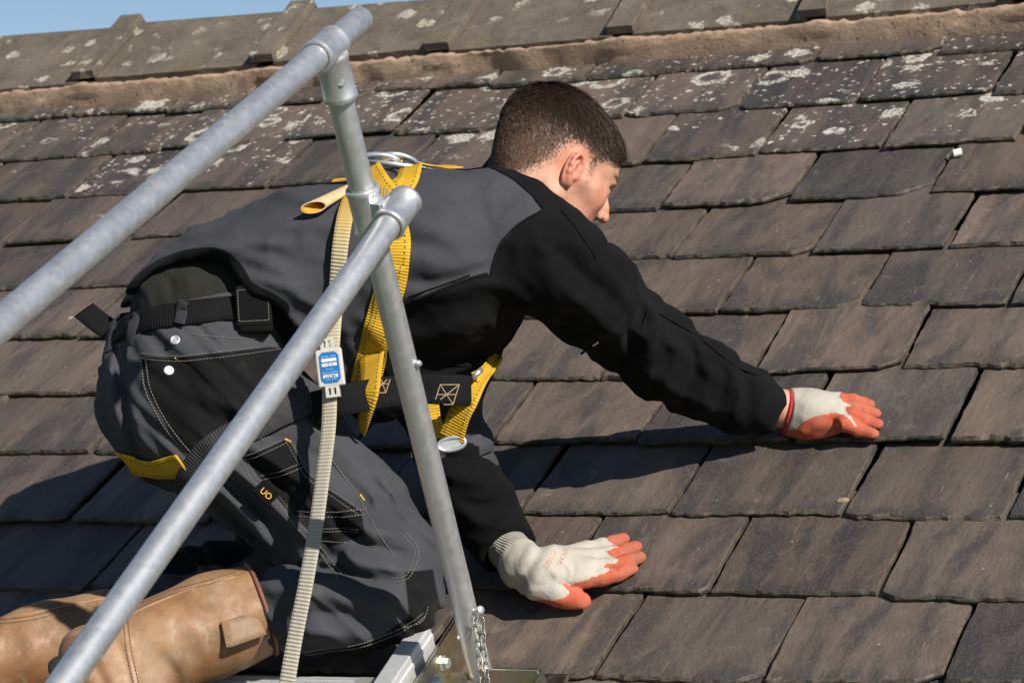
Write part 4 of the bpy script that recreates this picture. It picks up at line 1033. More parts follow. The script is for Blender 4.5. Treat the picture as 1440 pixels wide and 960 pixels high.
# pockets, seams
ST = lambda pts, tw=7, m=None: stitch(pts, tr_, BV_T, m or M_STI, twin=tw)
ST([(207, 500), (255, 504), (330, 497), (395, 487)]); ST([(210, 506), (218, 545), (240, 590), (272, 632), (290, 645)])
ST([(168, 484), (176, 520), (176, 560)], 5); ST([(196, 440), (192, 470), (190, 486)], 4); ST([(168, 486), (195, 482)], 0)
ST([(195, 475), (225, 455), (260, 452), (275, 455), (300, 480), (316, 496)], 0); ST([(278, 470), (320, 475), (380, 478)], 0)
ST([(352, 640), (372, 634), (410, 616)], 6); ST([(410, 616), (425, 640), (440, 664), (480, 692), (515, 715)], 6); ST([(354, 646), (366, 668), (395, 692), (420, 722), (440, 745), (462, 768), (490, 800)], 6); ST([(375, 668), (405, 660), (438, 648)], 6)
ST([(425, 716), (470, 716), (522, 712)], 7); ST([(450, 737), (500, 737), (512, 736)], 4); ST([(455, 752), (495, 753)], 0)
ST([(470, 640), (500, 680), (540, 740), (560, 770)], 0); ST([(575, 742), (590, 765), (580, 795), (560, 802)], 5)
ST([(400, 905), (450, 900), (500, 892), (560, 874), (600, 850)], 5); ST([(565, 868), (597, 858), (606, 838)], 0)
stitch([(255, 502), (258, 506)], tr_, BV_T, M_STY, dash=.003, name='bar_tack'); stitch([(407, 614), (415, 618)], tr_, BV_T, M_STY, dash=.006, gap=.0005, r=.0014, name='bar_tack'); stitch([(512, 690), (518, 698)], tr_, BV_T, M_STY, dash=.006, gap=.0005, r=.0012, name='bar_tack')
rivet(255, 478, BV_T, .0075, tr_); rivet(247, 520, BV_T, .0075, tr_)
# belt, loops, pouch
belt = strap_on('belt', [(166, 470), (185, 458), (225, 448), (280, 440), (340, 434), (400, 440)], .036, .003, M_KWB, PER, BV_T, .0035)
for x, y0, y1 in ((160, 437, 500), (195, 440, 484), (262, 420, 458), (240, 428, 462)):
    if x == 240: continue
    strap_on('belt_loop', [(x+4, y0+8), (x+1, (y0+y1)/2), (x-1, y1)], .016, .002, M_TRS, tr_, BV_A, .009)
# loose strap end sticking out behind the belt
c0, c1, c2 = P(166, 470, 4.16), P(142, 455, 4.17), P(118, 436, 4.19)
cc = [Vector(x) for x in crom([c0, c1, c2], 6)]; ribbon('strap_end', cc, [Vector((.25, -1, .35)).normalized()]*len(cc), .036, .003, M_KWB, belt)
h, n_ = hit(BV_A, 361, 437)
pc = h+Vector((0, -.018, 0)); px_ = Vector((.99, .1, .06)).normalized(); pz_ = Vector((-.06, 0, 1)).normalized(); py_ = pz_.cross(px_).normalized()
v, f = box(pc, px_*.024, py_*.020, pz_*.034); po = part('belt_pouch', v, f, M_BLK, PER); bevel(po, .006, 3); po.data.polygons.foreach_set('use_smooth', [True]*len(po.data.polygons))
v, f = box(pc-py_*.0+Vector((0, -.0195, .004)), px_*.0245, py_*.0018, pz_*.028); fo = part('flap', v, f, M_BLK, po); bevel(fo, .0015, 2)
for (a, b) in (((-.9, .85), (.9, .85)), ((-.9, -.8), (.9, -.8)), ((-.9, -.8), (-.9, .85)), ((.9, -.8), (.9, .85))):
    A0 = pc+Vector((0, -.0216, .004))+px_*(a[0]*.0235)+pz_*(a[1]*.027); B0 = pc+Vector((0, -.0216, .004))+px_*(b[0]*.0235)+pz_*(b[1]*.027)
    nd = 11
    vs = []; fs = []
    for k in range(nd):
        q0, q1 = A0.lerp(B0, (k+.15)/nd), A0.lerp(B0, (k+.8)/nd); vv_, ff_ = tube([q0, q1], .0006, 5); kk2 = len(vs); vs += vv_; fs += [tuple(i+kk2 for i in t_) for t_ in ff_]
    part('stitching', vs, fs, M_STI, fo)['kind'] = 'stuff'
# brand tab on the cargo pocket
h, n_ = hit(BV_T, 383, 687)
tb = box(h+n_*.0*0-FWDv*.004, Vector((.011, 0, -.011)), Vector((.0007, -.0012, .0007)), Vector((.008, 0, .008)))
tabo = part('fabric_tab', *tb, M_BLK, tr_)
decal('UO', 384, 688, 12, .75, bvh((np.array([list(x) for x in tb[0]]), np.array(tb[1]))), M_STY, tr_)
# jacket seams, zips
def SJ(pts, w=5, r=.0016, amp=.001, mat=None, name='seam', bv=None):
    C = []; Nn = []
    for x, y in crom(pts, 8):
        h, n_ = hit(BV_J, x, y, REF)
        if h is None: continue
        if n_.dot(FWDv) > 0: n_ = -n_
        C.append(h+n_*amp)
    if len(C) > 2: v, f = tube(sm(C, 2), r, 6); part(name, v, f, mat or M_BLK, jk, True)
SJ([(762, 300), (728, 320), (702, 350), (690, 388)]); SJ([(789, 300), (812, 330), (835, 365)]); SJ([(915, 424), (900, 470), (872, 530)]); SJ([(585, 424), (620, 412), (660, 396), (686, 388)], r=.0025, name='zip'); SJ([(580, 419), (620, 406), (662, 390)], r=.0015, name='zip')
SJ([(690, 237), (720, 254), (744, 275), (762, 297)], r=.0018); SJ([(560, 505), (620, 512), (672, 515)]); SJ([(930, 440), (985, 470), (1040, 512), (1080, 530)], r=.0013); SJ([(845, 488), (820, 475), (790, 460)], r=.002, name='zip'); SJ([(665, 650), (690, 640), (640, 655)], r=.001)
# zip pull with bead chain under the sleeve
h, n_ = hit(BV_J, 840, 480, REF)
if h is None: h = P(840, 488, 4.15)
for k in range(9):
    bm = bmesh.new(); bmesh.ops.create_icosphere(bm, subdivisions=1, radius=.0024); me = bpy.data.meshes.new('bead'); bm.to_mesh(me); bm.free()
    o = link('zip_bead', me, M_STEEL if k < 3 else M_BLK, jk, smooth=True); o.location = h+Vector((-.0036*k*.8+.001, -.005, -.0036*k*.55-.002))-PER.location
# collar band where jacket meets neck is part of the jacket; cuffs
def ring_cuff(name, a, b, r0, r1, mat, parent, n=28, wav=0.0, seg=10):
    x, y, z = frame_of(b-a); L = (b-a).length; vs = []; fs = []
    prof = [(0, -.004), (0, 0)]+[(t/seg, 0) for t in range(1, seg)]+[(1, 0), (1.0, -.004)]
    for t, dr in prof:
        rr = r0+(r1-r0)*t+dr
        for k in range(n):
            an = 2*math.pi*k/n; w_ = 1+wav*math.sin(an*14); vs.append(a+z*(L*t)+x*(rr*w_*math.cos(an))+y*(rr*w_*math.sin(an)))
    m = len(prof)
    for i in range(m-1):
        for k in range(n): k2 = (k+1) % n; fs.append((i*n+k, i*n+k2, (i+1)*n+k2, (i+1)*n+k))
    return part(name, vs, fs, mat, parent, True)
# ------------------------------------------------------------------ gloves
def fing(p, pts, k=.006): return chain(p, pts, k)
def OR(px, py, w): return np.array(onroof(px, py, w), F4)
nU, nV, nN = [np.array(v, F4) for v in (RU, RV, RN)]
# left hand flat on the slates, thumb towards the camera
def f_gl(p):
    wr = OR(716, 775, .085); wr2 = OR(757, 800, .070)
    d = chain(p, [(A(710, 766, 4.20), .031), (A(738, 797, 4.14), .0325), (wr2, .034)], .02)
    kn = [OR(824, 813, .046), OR(834, 798, .050), OR(834, 784, .048), OR(826, 773, .040)]
    hub = OR(765, 803, .066)
    for i, k_ in enumerate(kn): d = smin(d, cap(p, hub+nV*(.010*i-.012), k_, .0215, .0142), .016)
    tips = [[(848, 811, .040), (870, 806, .027), (888, 801, .021)], [(860, 796, .042), (881, 790, .028), (899, 785, .021)], [(858, 781, .041), (879, 775, .027), (894, 770, .021)], [(846, 769, .036), (862, 764, .026), (876, 759, .021)]]
    for k_, t_ in zip(kn, tips):
        f = fing(p, [(k_, .0140), (OR(*t_[0]), .0122), (OR(*t_[1]), .0116), (OR(*t_[2]), .0108)]); d = smin(d, f, .0012)
    th = fing(p, [(OR(760, 822, .055), .024), (OR(785, 835, .040), .018), (OR(805, 842, .028), .0158), (OR(818, 846, .023), .0142)]); d = smin(d, th, .006)
    ax = np.array((P(757, 800, 4.1)-P(706, 770, 4.1)).normalized(), F4)
    t = (p-A(706, 770, 4.20))@ax
    e1 = np.cross(ax, np.array([0, 0, 1], F4)); e1 /= np.linalg.norm(e1); e2 = np.cross(ax, e1); rp_ = p-A(706, 770, 4.20)
    rib = .0*np.sin(44*np.arctan2(rp_@e2, rp_@e1))*np.clip((.058-t)/.01, 0, 1)
    d = d-rib-.003*np.exp(-((t-.062)/.008)**2)+.004*np.exp(-((t-.045)/.007)**2)-.0010*wob(p, 110, 3)
    s = side(p, 4.15); d = d-folds(s, [([(800, 775), (806, 795), (800, 812)], 4, -.002), ([(770, 790), (782, 805), (778, 822)], 5, .003), ([(785, 785), (795, 800), (792, 818)], 4, -.003)])
    return smax(d, .006-((p-np.array(roof(0, 0, .012), F4))@nN), .004)
lo = np.min([A(670, 870, 4.0), A(670, 870, 4.4)], 0); hi = np.max([A(915, 730, 4.4), A(915, 730, 4.0)], 0)
GLV, GLF = surf(f_gl, lo, hi, .0021)
def coat_l(V):
    s = side(V, 4.15); w = (V-np.array(roof(0, 0, .012), F4))@nN
    o = []
    # latex palm, fingers and thumb tip; knit back. boundary dips between the fingers
    edge = [(690, 900), (735, 845), (752, 838), (775, 838), (792, 834), (800, 828), (794, 820), (784, 812), (800, 818), (815, 812), (835, 806), (853, 800), (858, 797), (847, 794), (852, 790), (866, 788), (870, 785), (858, 780), (853, 775), (862, 771), (870, 770), (858, 764), (852, 756), (850, 730), (930, 700), (930, 900)]
    d = poly_sd(s, edge)
    return -d*4.15/FPX
ax = np.array((P(757, 800, 4.1)-P(706, 770, 4.16)).normalized(), F4); e1 = np.cross(ax, np.array(RN, F4)); e1 /= np.linalg.norm(e1); e2 = np.cross(ax, e1); rp_ = GLV-A(722, 782, 4.168)
gl = skinobj('glove', GLV, GLF, M_GLV, PER, {'ang': np.arctan2(rp_@e1, rp_@e2*(1 if (e2@np.array(RN, F4)) > 0 else -1)), 'cuffm': np.clip((.052-(GLV-A(706, 770, 4.2))@ax)/.012, 0, 1), 'coat': coat_l(GLV), 'dirt': np.clip((side(GLV, 4.15)[:, 0]-850)/40, 0, 1)}); gl['label'] = 'knitted work glove with orange palm, thumb towards the ladder'
# right hand arched, little-finger side towards the camera
def f_gr(p):
    d = chain(p, [(A(1098, 577, 4.401), .0325), (A(1122, 581, 4.405), .034), (OR(1150, 582, .045), .034)], .02)
    hub = OR(1145, 585, .042)
    kn = [OR(1170, 594, .040), OR(1178, 583, .047), OR(1181, 574, .045), OR(1181, 565, .038)]
    for i, k_ in enumerate(kn): d = smin(d, cap(p, hub+nV*(.010*i-.010), k_, .028, .0155), .016)
    d = smin(d, ell(p, OR(1150, 600, .026), (.040, .022, .020)), .018)
    tips = [[(1189, 595, .044), (1209, 605, .026), (1228, 612, .020)], [(1200, 585, .043), (1217, 592, .026), (1234, 598, .020)], [(1202, 575, .041), (1217, 579, .026), (1231, 583, .020)], [(1199, 565, .034), (1211, 568, .024), (1222, 571, .020)]]
    for k_, t_ in zip(kn, tips): d = smin(d, fing(p, [(k_, .0140), (OR(*t_[0]), .0120), (OR(*t_[1]), .0112), (OR(*t_[2]), .0104)]), .0012)
    th = fing(p, [(OR(1142, 578, .030), .020), (OR(1168, 572, .018), .015), (OR(1188, 566, .012), .0135)]); d = smin(d, th, .008)
    cx_ = np.array((P(1122, 581, 4.405)-P(1100, 577, 4.401)).normalized(), F4); d = smax(d, -((p-A(1106, 578, 4.4025))@cx_), .002)
    s = side(p, 4.35); d = d-folds(s, [([(1170, 588), (1172, 600), (1166, 612)], 3, -.003), ([(1178, 585), (1182, 598), (1178, 610)], 3, .003)])-.0010*wob(p, 110, 6)
    return smax(d, .006-((p-np.array(roof(0, 0, .012), F4))@nN), .004)
lo = np.min([A(1080, 650, 4.2), A(1080, 650, 4.6)], 0); hi = np.max([A(1255, 520, 4.6), A(1255, 520, 4.2)], 0)
GRV, GRF = surf(f_gr, lo, hi, .0021)
def coat_r(V):
    s = side(V, 4.35)
    edge = [(1060, 660), (1080, 612), (1105, 606), (1122, 603), (1130, 592), (1142, 586), (1160, 582), (1176, 580), (1190, 586), (1200, 598), (1204, 600), (1196, 585), (1190, 578), (1188, 572), (1200, 570), (1188, 566), (1184, 558), (1200, 540), (1260, 530), (1260, 660)]
    return -poly_sd(s, edge)*4.35/FPX
grr = skinobj('glove', GRV, GRF, M_GLV, PER, {'ang': np.zeros(len(GRV)), 'cuffm': np.zeros(len(GRV)), 'coat': coat_r(GRV), 'dirt': np.clip((side(GRV, 4.35)[:, 0]-1200)/60, 0, .6)}); grr['label'] = 'knitted work glove with red cuff and orange palm on the outstretched arm'
a = Vector([float(x) for x in A(1103, 577.6, 4.402)]); b = Vector([float(x) for x in A(1111, 579.2, 4.403)])
ring_cuff('cuff_band', a, b, .0338, .0352, m_plain('red_knit', (.42, .02, .02), .9, 200), grr, 36, .006, 4)
BV_G = bvh((GLV, GLF)); M_PRT = m_plain('orange_print', (.46, .27, .19), .8, 200)
decal('7/05D', 773, 782, 11, -1.0, BV_G, M_PRT, gl, 4.15, 'print'); decal('S/150', 791, 780, 10, -1.0, BV_G, M_PRT, gl, 4.15, 'print')
# ------------------------------------------------------------------ boots
def f_boot_r(p):
    d = chain(p, [(A(362, 857, 4), .0660), (A(300, 878, 3.985), .0660), (A(225, 912, 3.96), .064), (A(165, 940, 3.935), .058)], .03)
    d = smin(d, cap(p, A(125, 922, 3.915), A(150, 975, 3.895), .042, .046), .03)       # heel
    d = smin(d, chain(p, [(A(165, 945, 3.935), .050), (A(200, 1020, 3.895), .046), (A(230, 1110, 3.865), .040)], .03), .03)
    s = side(p, 4.05)
    d = d-folds(s, [([(185, 860), (205, 900), (225, 970)], 5, .0035), ([(240, 900), (262, 930), (262, 970)], 10, -.006), ([(270, 850), (300, 880), (310, 930)], 14, .004), ([(150, 900), (170, 930), (190, 960)], 7, -.004), ([(260, 835), (310, 850), (345, 840)], 10, -.004)])-.002*wob(p, 30, 21)
    mouth = np.array((P(378, 852, 4.003)-P(320, 872, 3.99)).normalized(), F4)
    d = smax(d, (p-A(366, 857, 4))@mouth, .003)
    hole = smax(cap(p, A(390, 848, 4.005), A(330, 868, 3.99), .0605, .0605), -((p-A(330, 868, 3.99))@mouth), .003)
    return smax(d, -hole, .002)
lo = np.min([A(70, 1130, 3.765), A(70, 1130, 4.115)], 0); hi = np.max([A(420, 770, 4.115), A(420, 770, 3.765)], 0)
RV_, RF_ = surf(f_boot_r, lo, hi, .0032)
s = side(RV_, 4.05)
def dk(s, lst): return np.clip(sum(a_*np.exp(-(pld(s, pts)[0]/w)**2) for pts, w, a_ in lst), 0, 1)
heel = np.clip((-poly_sd(s, [(60, 980), (84, 920), (95, 895), (115, 878), (140, 872), (150, 900), (140, 1000)]))/3, 0, 1)
br = skinobj('boot', RV_, RF_, M_LEA, PER, {'dark': np.clip(heel*.75+dk(s, [([(146, 950), (165, 975)], 6, .8), ([(175, 935), (205, 1000)], 7, .7)]), 0, 1)}); br['label'] = 'tan leather pull-on boot with worn pull tab on top'
BV_B = bvh((RV_, RF_))
def mouth_ring(c, d_, r, tr, parent):
    x, y, z = frame_of(d_); vs, fs = tube([c+x*(r*math.cos(t))+y*(r*math.sin(t)) for t in np.linspace(0, 2*math.pi, 49)[:-1]], tr, 8, True); part('trim', vs, fs, M_TRIM, parent, True)
mouth_ring(P(367.5, 856.4, 4), P(378, 852, 4.003)-P(320, 872, 3.99), .0658, .0034, br)
def bstitch(pts, twin=0): stitch(pts, br, BV_B, m_stb, ref=4.05, dash=.004, gap=.0015, r=.0007, twin=twin)
m_stb = m_plain('boot_thread', (.16, .085, .045), .8, 200)
bstitch([(196, 860), (205, 900), (215, 935), (226, 972)], 6); bstitch([(150, 872), (200, 846), (250, 825), (310, 808), (345, 798)], 5)
# piping along the top seam, pull tab
C = [hit(BV_B, x, y, 4.05)[0] for x, y in crom([(160, 880), (200, 852), (250, 830), (300, 812), (340, 803)], 6)]; C = [c for c in C if c is not None]
v, f = tube(C, .002, 6); part('piping', v, f, m_plain('boot_piping', (.30, .17, .09), .6, 80), br, True)
t0, t1, t2 = [hit(BV_B, x, y, 4.05)[0]-FWDv*.005 for x, y in ((330, 878), (346, 873), (362, 868))]; t3 = t2+(t2-t1)*.9+FWDv*.004
cc = [Vector(x) for x in crom([t0, t1, t2, t3], 6)]; ribbon('pull_tab', cc, [Vector((-.25, -1, .10)).normalized()]*len(cc), .038, .0035, m_plain('tab_leather', (.20, .125, .07), .6, 70, .5), br)
v, f = box(t0.lerp(t1, .25)-FWDv*.003, Vector((.0055, .001, .001)), Vector((.0, .0022, 0)), Vector((-.004, 0, .018))); o = part('tab_patch', v, f, M_LEA, br); bevel(o, .002, 2)
sol = chain
def f_sole(p):
    d = chain(p, [(A(92, 950, 3.9), .030), (A(118, 1005, 3.875), .036), (A(170, 1110, 3.845), .040)], .02)
    ax = np.array((P(60, 960, 3.915)-P(110, 935, 3.915)).normalized(), F4); t = (p-A(98, 935, 3.905))@ax
    return smax(smax(d, -t-.004, .003), t-.026, .004)
OV, OF = surf(f_sole, np.min([A(30, 1150, 3.765), A(30, 1150, 4.015)], 0), np.max([A(240, 890, 4.015), A(240, 890, 3.765)], 0), .004)
skinobj('sole', OV, OF, m_plain('rubber_sole', (.022, .02, .018), .7, 40), br)
def f_boot_l(p):
    d = chain(p, [(A(150, 884, 4.27), .060), (A(60, 915, 4.24), .066), (A(-40, 940, 4.2), .060)], .03)
    d = smin(d, cap(p, A(-90, 930, 4.18), A(-60, 990, 4.14), .045, .046), .03)
    s = side(p, 4.25)
    return d-folds(s, [([(15, 870), (10, 910), (14, 960)], 4, .003), ([(90, 860), (110, 900), (100, 950)], 12, -.004), ([(40, 870), (60, 900), (50, 940)], 12, .004)])-.002*wob(p, 30, 23)
LV_, LF_ = surf(f_boot_l, np.min([A(-170, 1060, 4.0), A(-170, 1060, 4.45)], 0), np.max([A(300, 770, 4.45), A(300, 770, 4.0)], 0), .004)
bl = skinobj('boot', LV_, LF_, M_LEA, PER, {'dark': np.zeros(len(LV_))}); bl['label'] = 'tan leather boot behind, half hidden at the lower left'
BV_L = bvh((LV_, LF_)); stitch([(6, 862), (9, 905), (12, 960)], bl, BV_L, m_stb, ref=4.25, dash=.004, gap=.0015, r=.0007, twin=5); stitch([(0, 870), (60, 862), (110, 848)], bl, BV_L, m_stb, ref=4.25, dash=.004, gap=.0015, r=.0007, twin=5)
C = [hit(BV_L, x, y, 4.25)[0] for x, y in crom([(-40, 876), (30, 862), (100, 848), (160, 838)], 6)]; C = [c for c in C if c is not None]
if len(C) > 3: v, f = tube(C, .002, 6); part('piping', v, f, m_plain('boot_piping2', (.30, .17, .09), .6, 80), bl, True)
# ------------------------------------------------------------------ safety harness
HAR = empty('safety_harness', 'yellow and black safety harness strapped round the worker', 'harness', onroof(540, 640, .3))
strap_on('shoulder_strap', [(548, 262), (556, 310), (562, 350), (556, 400), (540, 450), (528, 495), (516, 540)], .043, .0022, M_YEL, HAR, BV_J, .004, REF)
hp = P(520, 552, 3.985)
C = [Vector(x) for x in crom([hit(BV_J, 527, 497, REF)[0]+Vector((0, -.006, 0)), P(520, 545, 4.02), P(512, 585, 4.03), P(508, 606, 4.05)], 6)]
strap_on('side_strap', [(560, 375), (545, 440), (533, 480)], .034, .002, M_YEL, HAR, BV_J, .0065, REF)
ribbon('side_strap', C, [Vector((-.3-.9*i/len(C), -1, 0)).normalized() for i in range(len(C))], [.042*(1-.55*i/len(C)) for i in range(len(C))], .0022, M_YEL, HAR)
C = [Vector(x) for x in crom([P(440, 572, 4.02), P(485, 562, 4.005), P(530, 553, 4.03), P(580, 547, 4.055), P(625, 547, 4.06), P(662, 549, 4.085)], 7)]
ws = ribbon('waist_strap', C, [Vector((-.05, -1, .06)).normalized()]*len(C), .044, .0025, M_KWB, HAR)
# box stitching on the waist strap
for cx, cy, w_, h_, an in ((630, 553, 26, 27, .35), (543, 538, 16, 24, .35)):
    pts = [(-1, -1), (1, -1), (1, 1), (-1, 1), (-1, -1), (1, 1)], [(-1, 1), (1, -1)], [(-1, 0), (1, 0)]
    for L in pts:
        cc = [(cx+x*w_/2-y*h_/2*an*.9, cy+y*h_/2) for x, y in L]
        vs = []; fs = []
        bw = bvh((np.array([list(ws.matrix_world @ v.co+HAR.location) for v in ws.data.vertices]), np.array([list(p_.vertices) for p_ in ws.data.polygons if len(p_.vertices) == 4])))
        stitch_pts = []
        for (a, b) in zip(cc[:-1], cc[1:]):
            s_ = [(a[0]+(b[0]-a[0])*t, a[1]+(b[1]-a[1])*t) for t in np.linspace(0, 1, 5)]
            hh = [hit(bw, x, y, REF)[0] for x, y in s_]
            hh = [q_ for q_ in hh if q_ is not None]
            if len(hh) > 1: v, f = tube([q_-FWDv*.0006 for q_ in hh], .0008, 5); k = len(vs); vs += v; fs += [tuple(i+k for i in t_) for t_ in f]
        if vs: part('box_stitching', vs, fs, M_STG, ws)
# leg loops
strap_on('thigh_strap', [(150, 632), (190, 652), (230, 656), (268, 648)], .038, .0022, M_YEL, HAR, BV_T, .005)
strap_on('leg_strap', [(268, 688), (285, 655), (310, 628), (350, 604), (395, 580), (440, 562)], .042, .0024, M_GWB, HAR, BV_T, .006)
strap_on('leg_strap', [(440, 566), (455, 580), (452, 600)], .03, .0024, M_GWB, HAR, BV_T, .008)
# chest strap falling below the torso, with its buckle
C = [Vector(x) for x in crom([P(700, 503, 4.22), P(676, 530, 4.13), P(660, 556, 4.09), P(645, 585, 4.09), P(634, 618, 4.10)], 6)]
ribbon('front_strap', C, [Vector((-.35+.2*math.sin(i*.3), -1, .15)).normalized() for i in range(len(C))], [.016+.022*min(1, i/14) for i in range(len(C))], .0022, M_YEL, HAR)
C = [Vector(x) for x in crom([P(700, 500, 4.24), P(684, 522, 4.14), P(668, 532, 4.11)], 6)]; ribbon('front_strap', C, [Vector((.5, -1, .4)).normalized()]*len(C), .02, .0022, M_YEL, HAR)
C = [Vector(x) for x in crom([P(606, 560, 4.16), P(610, 590, 4.16), P(618, 615, 4.15)], 5)]; ribbon('front_strap', C, [Vector((.2, -1, 0)).normalized()]*len(C), .022, .0022, M_YEL, HAR)
bc = P(635, 624, 4.095); bx_ = Vector((.98, -.05, .19)).normalized(); bz_ = Vector((-.19, 0, .98))
v, f = tube([bc+bx_*(.021*math.cos(t)*(1 if abs(math.cos(t)) < .8 else .95))+bz_*(.009*math.sin(t)) for t in np.linspace(0, 2*math.pi, 25)[:-1]], .0032, 8, True); part('buckle', v, f, M_STEEL, HAR, True)
v, f = box(bc-bz_*.001+Vector((0, .001, 0)), bx_*.018, Vector((0, .0014, 0)), bz_*.007); o = part('buckle_plate', v, f, M_STEEL, HAR); bevel(o, .001, 2)
v, f = tube([P(664, 532, 4.09), P(672, 524, 4.09), P(676, 520, 4.1)], .0042, 8); part('buckle_bar', v, f, M_STEEL, HAR, True)
# back plate with D ring between the shoulder blades
tp, _ = hit(BV_J, 560, 262, REF)
pl = P(590, 236, 4.20); ex = Vector((.93, .33, -.12)).normalized(); ey = Vector((-.30, .93, .15)).normalized(); ez = ex.cross(ey).normalized()
vs = []; fs = []; n_ = 20
for z_ in (-.0022, .0022):
    for k in range(n_):
        t = 2*math.pi*k/n_; c, s_ = math.cos(t), math.sin(t); vs.append(pl+ex*(.032*math.copysign(abs(c)**.6, c))+ey*(.030*math.copysign(abs(s_)**.6, s_))+ez*z_)
for k in range(n_): k2 = (k+1) % n_; fs.append((k, k2, n_+k2, n_+k))
fs += [tuple(reversed(range(n_))), tuple(range(n_, 2*n_))]
o = part('back_plate', vs, fs, m_plain('black_plastic', (.02, .022, .026), .3, 60), HAR); bevel(o, .0012, 2)
dc = P(560, 229, 4.17)
v, f = tube([dc+Vector((.93, .1, -.10))*.030*math.cos(t)+Vector((-.05, -.75, .36))*.026*math.sin(t) for t in np.linspace(0, 2*math.pi, 33)[:-1]], .0042, 10, True); part('d_ring', v, f, M_STEEL, HAR, True)
C = [Vector(x) for x in crom([P(640, 234, 4.26), P(615, 235, 4.235), P(596, 231, 4.21), P(572, 222, 4.19), P(556, 222, 4.175), P(547, 234, 4.15)], 6)]
ribbon('shoulder_strap', C, [Vector((-.1, -.35, .93)).normalized().lerp(Vector((-.4, -.8, .4)), (i/len(C))**2).normalized() for i in range(len(C))], .038, .0022, M_YEL, HAR)
C = [Vector(x) for x in crom([P(578, 234, 4.12), P(573, 250, 4.085), P(563, 266, 4.07), P(552, 282, 4.06)], 6)]; ribbon('shoulder_strap', C, [Vector((-.25, -.95, .2)).normalized()]*len(C), .036, .0022, M_YEL, HAR)
C = [Vector(x) for x in crom([P(517, 238, 4.10), P(528, 256, 4.07), P(540, 272, 4.055), P(553, 283, 4.05)], 6)]; o = ribbon('shoulder_strap', C, [Vector((-.35, -.85, .45)).normalized()]*len(C), .040, .0022, M_YEL, HAR)
for k in range(5):
    a, b = P(536+k*4.2, 262+k*2.6, 4.028), P(534+k*4.2, 281-k*.6, 4.022); v, f = tube([a, b], .0011, 5); part('bar_tack', v, f, M_STI, HAR)
C = [Vector(x) for x in crom([P(468, 254, 4.2), P(490, 252, 4.19), P(512, 250, 4.17)], 6)]; ribbon('keeper_strap', C, [Vector((0, -.4, .9)).normalized()]*len(C), .016, .002, M_YEL, HAR)
# ------------------------------------------------------------------ lanyard hooked to the D ring
def onj(px, py, off):                  # a point off in front of the clothes along the line of sight
    r = P(px, py, 1).normalized(); h, n_, i, d = BV_A.ray_cast(Vector((0, 0, 0)), r)
    return h-r*off if h is not None else P(px, py, 4.05-off)
LAN = empty('lanyard', 'cream webbing lanyard with blue inspection tag hanging beside the post', 'lanyard', P(440, 760, 3.9))
kc = P(532, 226, 4.14)
pts = []
for t in np.linspace(0, 2*math.pi, 41)[:-1]:
    c, s_ = math.cos(t), math.sin(t); r1 = .017+.004*c
    pts.append(kc+Vector((.97, 0, -.10))*(.030*c)+Vector((.05, -.62, .40))*(r1*s_))
v, f = tube(pts, .0045, 10, True); part('karabiner', v, f, M_STEEL, LAN, True)
v, f = tube([kc+Vector((-.028, 0, .003)), kc+Vector((.018, -.010, -.006)), kc+Vector((.060, -.014, -.012))], .0042, 10); part('karabiner_gate', v, f, m_galv(), LAN, True)
C = [Vector(x) for x in crom([onj(497, 262, .02), onj(486, 300, .018), onj(478, 350, .018), onj(473, 410, .02), P(468, 470, 4.00), P(464, 540, 3.975), P(462, 600, 3.955), P(455, 660, 3.93), P(444, 740, 3.90), P(430, 820, 3.875), P(414, 900, 3.86), P(402, 970, 3.85), P(390, 1050, 3.84)], 7)]
wid = [.0260-.0035*min(1, i/20) for i in range(len(C))]
def m_web_fade():
    s = N('lanyard_webbing', .8, spec=.25); rs = s.attr('rs'); w = s.math('SINE', s.math('MULTIPLY', rs, 6.283/.0052)); n = s.noise(s.co(), 26, 4, .6)
    a = s.mix(s.ss(rs, .05, .17), (.52, .34, .06), (.47, .41, .28)); a = s.mix(s.ss(rs, .30, .5), a, (.40, .37, .31)); a = s.mix(s.math('MULTIPLY', s.ss(n, .5, .7), .35), a, (.32, .28, .22))
    a = s.mix(s.ss(w, .1, -.9, 0, .35), a, (.22, .19, .13)); s.col(a); s.bump(w, .0007, .8); s.bump(s.math('SINE', s.math('MULTIPLY', s.attr('rt'), 30)), .0003, .5); return s.m
M_LAN = m_web_fade()
Nl = [Vector((-.30+.15*math.sin(i*.09), -1, .05)).normalized() for i in range(len(C))]
ribbon('webbing', C, Nl, wid, .0022, M_LAN, LAN)
# sewn loop end: webbing folded into a flat open tube
la, lb = onj(440, 292, .028), onj(492, 264, .02); ax_ = (lb-la).normalized(); e1 = Vector((.45, .1, .85)); e1 = (e1-ax_*e1.dot(ax_)).normalized(); e2 = ax_.cross(e1)
vs = []; fs = []; ns_ = 28; nl_ = 10
for sh, (r1, r2) in enumerate(((.0085, .0125), (.0068, .0108))):
    for i in range(nl_+1):
        t = i/nl_; k = 1-.55*t
        for j in range(ns_):
            an = 2*math.pi*j/ns_; sk = .013*(math.sin(an)*(1 if e2.y < 0 else -1)+.3*math.cos(an))*(1-t)
            vs.append(la.lerp(lb, t)+ax_*sk+e1*(r1*k*math.cos(an))+e2*(r2*(1-.3*t)*math.sin(an)))
m_ = (nl_+1)*ns_
for i in range(nl_):
    for j in range(ns_):
        j2 = (j+1) % ns_; q_ = (i*ns_+j, (i+1)*ns_+j, (i+1)*ns_+j2, i*ns_+j2); fs.append(q_); fs.append(tuple(m_+x for x in reversed(q_)))
for j in range(ns_): j2 = (j+1) % ns_; fs.append((j, j2, m_+j2, m_+j))
mi_ = [0 if k % 2 == 0 else 1 for k in range(2*nl_*ns_)]+[0]*ns_
